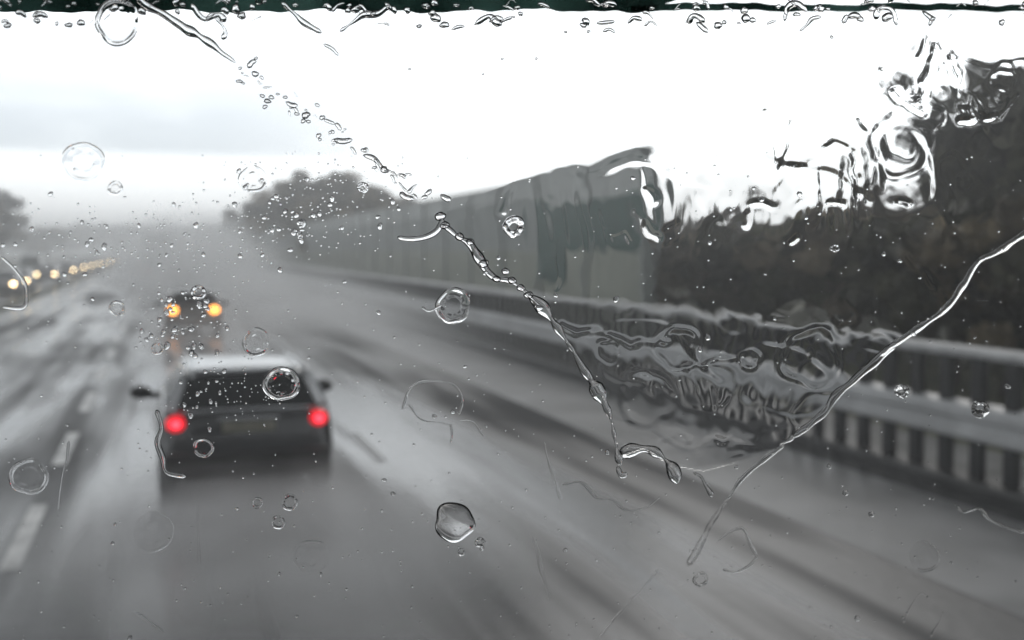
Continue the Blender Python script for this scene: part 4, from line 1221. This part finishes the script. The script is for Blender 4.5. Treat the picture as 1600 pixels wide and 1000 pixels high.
# ------------------------------------------------------------------ spray thrown up from the road
def spray_material(name, dens, scale):
    m = bpy.data.materials.new(name); m.use_nodes = True
    N, L = m.node_tree.nodes, m.node_tree.links
    N.remove(N['Principled BSDF'])
    pv = N.new('ShaderNodeVolumePrincipled')
    pv.inputs['Color'].default_value = (0.93, 0.94, 0.95, 1); pv.inputs['Anisotropy'].default_value = 0.6
    tc = N.new('ShaderNodeTexCoord')
    ln = N.new('ShaderNodeVectorMath'); ln.operation = 'LENGTH'
    L.new(tc.outputs['Object'], ln.inputs[0])
    mr = N.new('ShaderNodeMapRange'); mr.interpolation_type = 'SMOOTHSTEP'
    mr.inputs['From Min'].default_value = 1.0; mr.inputs['From Max'].default_value = 0.15
    L.new(ln.outputs['Value'], mr.inputs['Value'])
    nz = N.new('ShaderNodeTexNoise'); nz.inputs['Scale'].default_value = scale; nz.inputs['Detail'].default_value = 2
    L.new(tc.outputs['Object'], nz.inputs['Vector'])
    n2 = N.new('ShaderNodeMapRange'); n2.inputs['From Min'].default_value = 0.3; n2.inputs['From Max'].default_value = 0.7
    n2.inputs['To Min'].default_value = 0.10; n2.inputs['To Max'].default_value = 2.1
    L.new(nz.outputs['Fac'], n2.inputs['Value'])
    a = N.new('ShaderNodeMath'); a.operation = 'MULTIPLY'; L.new(mr.outputs['Result'], a.inputs[0]); L.new(n2.outputs['Result'], a.inputs[1])
    b = N.new('ShaderNodeMath'); b.operation = 'MULTIPLY'; b.inputs[1].default_value = dens; L.new(a.outputs['Value'], b.inputs[0])
    L.new(b.outputs['Value'], pv.inputs['Density'])
    L.new(pv.outputs['Volume'], N['Material Output'].inputs['Volume'])
    return m


def spray(c, s, dens, label, scale=2.0):
    bm = bmesh.new(); bmesh.ops.create_icosphere(bm, subdivisions=3, radius=1.0)
    o = bm_obj('road_spray', bm, spray_material('spray', dens, scale), None)
    o.location = c; o.scale = s
    return tag(o, label, 'spray', kind='stuff')


lx, ly = lead.location.x, lead.location.y
spray((lx, ly - 2.2, 0.05), (2.5, 3.6, 0.72), 1.3, 'grey spray hiding the wheels of the lead car')
fx, fy = far.location.x, far.location.y
spray((fx, fy - 3.0, 0.2), (2.6, 7.5, 1.0), 0.08, 'pale spray trailing behind the amber lit car')
spray((2.0, 92, 1.0), (7.0, 58, 5.0), 0.11, 'white cloud of spray filling the road far ahead')

spray((4.6, 46, 0.4), (4.6, 34, 2.0), 0.12, 'low pale mist drifting over the right lanes beside the barrier')
# ------------------------------------------------------------------ haze
bm = bmesh.new(); box(bm, GX0 - 20, GX1 + 20, GY0 - 20, GY1 + 20, -1.02, 14)
hz = bpy.data.materials.new('haze_air'); hz.use_nodes = True
N, L = hz.node_tree.nodes, hz.node_tree.links
N.remove(N['Principled BSDF'])
pv = N.new('ShaderNodeVolumePrincipled')
pv.inputs['Color'].default_value = (0.95, 0.96, 0.97, 1)
pv.inputs['Density'].default_value = 0.0046
pv.inputs['Anisotropy'].default_value = 0.68
L.new(pv.outputs['Volume'], N['Material Output'].inputs['Volume'])
o = bm_obj('haze', bm, hz); tag(o, 'pale rain haze over the whole road', 'haze', kind='stuff')

# ------------------------------------------------------------------ sky and light
SUN_EL, SUN_AZ = math.radians(38), math.radians(28)      # azimuth from the road direction towards the right
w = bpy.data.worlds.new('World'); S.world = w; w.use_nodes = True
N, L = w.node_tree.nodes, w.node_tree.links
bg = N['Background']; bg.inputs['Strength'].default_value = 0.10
sky = N.new('ShaderNodeTexSky'); sky.sky_type = 'NISHITA'; sky.sun_disc = False
sky.sun_elevation = SUN_EL; sky.sun_rotation = SUN_AZ
tc = N.new('ShaderNodeTexCoord')
sep = N.new('ShaderNodeSeparateXYZ'); L.new(tc.outputs['Generated'], sep.inputs[0])
# cloud layer: white, with one blue-grey bank low on the left
nz = N.new('ShaderNodeTexNoise'); nz.inputs['Scale'].default_value = 5; nz.inputs['Detail'].default_value = 4
mpw = N.new('ShaderNodeMapping'); mpw.inputs['Scale'].default_value = (1, 1, 4)
L.new(tc.outputs['Generated'], mpw.inputs['Vector']); L.new(mpw.outputs['Vector'], nz.inputs['Vector'])
def mrange(src, a, b, c=0.0, d=1.0, smooth=True):
    r = N.new('ShaderNodeMapRange')
    if smooth: r.interpolation_type = 'SMOOTHSTEP'
    r.inputs['From Min'].default_value = a; r.inputs['From Max'].default_value = b; r.inputs['To Min'].default_value = c; r.inputs['To Max'].default_value = d
    L.new(src, r.inputs['Value']); return r.outputs['Result']
def mul(a, b):
    m_ = N.new('ShaderNodeMath'); m_.operation = 'MULTIPLY'; L.new(a, m_.inputs[0]); L.new(b, m_.inputs[1]); return m_.outputs['Value']
bank = mul(mul(mrange(sep.outputs['Z'], 0.074, 0.088), mrange(sep.outputs['Z'], 0.215, 0.10)), mrange(sep.outputs['X'], 0.36, 0.02))
bank = mul(bank, mrange(nz.outputs['Fac'], 0.2, 0.55, 0.5, 1.0))
mixc = N.new('ShaderNodeMix'); mixc.data_type = 'RGBA'
mixc.inputs[6].default_value = (13.7, 14.2, 14.5, 1); mixc.inputs[7].default_value = (7.4, 8.1, 8.7, 1)
L.new(bank, mixc.inputs[0])
mixs = N.new('ShaderNodeMix'); mixs.data_type = 'RGBA'; mixs.inputs[0].default_value = 0.92
L.new(sky.outputs['Color'], mixs.inputs[6]); L.new(mixc.outputs[2], mixs.inputs[7])
# added dimming overhead and behind, out of view, to darken road and ambient light
dim_above = mrange(sep.outputs['Z'], 0.19, 0.40, 1.0, 0.25)
dim_behind = mrange(sep.outputs['Y'], -0.5, 0.35, 0.55, 1.0)
dk = mul(dim_above, dim_behind)
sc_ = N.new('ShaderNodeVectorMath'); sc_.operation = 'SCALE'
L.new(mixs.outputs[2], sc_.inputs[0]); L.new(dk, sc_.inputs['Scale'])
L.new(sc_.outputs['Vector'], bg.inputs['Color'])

sun = bpy.data.objects.new('sun', bpy.data.lights.new('sun', 'SUN')); COL.objects.link(sun)
sun.data.energy = 0.5; sun.data.angle = math.radians(25); sun.data.color = (1.0, 0.97, 0.93)
d = Vector((math.sin(SUN_AZ) * math.cos(SUN_EL), math.cos(SUN_AZ) * math.cos(SUN_EL), math.sin(SUN_EL)))
sun.rotation_euler = d.to_track_quat('Z', 'Y').to_euler()

# ------------------------------------------------------------------ render settings
S.render.engine = 'CYCLES'
S.view_settings.view_transform = 'Standard'; S.view_settings.look = 'None'
S.view_settings.exposure = 0.35; S.view_settings.gamma = 1.0
C = S.cycles
C.max_bounces = 12; C.diffuse_bounces = 2; C.glossy_bounces = 3; C.transmission_bounces = 12; C.volume_bounces = 1; C.transparent_max_bounces = 12
C.caustics_reflective = False; C.caustics_refractive = False
C.use_denoising = True
C.volume_step_rate = 2.0; C.volume_max_steps = 64
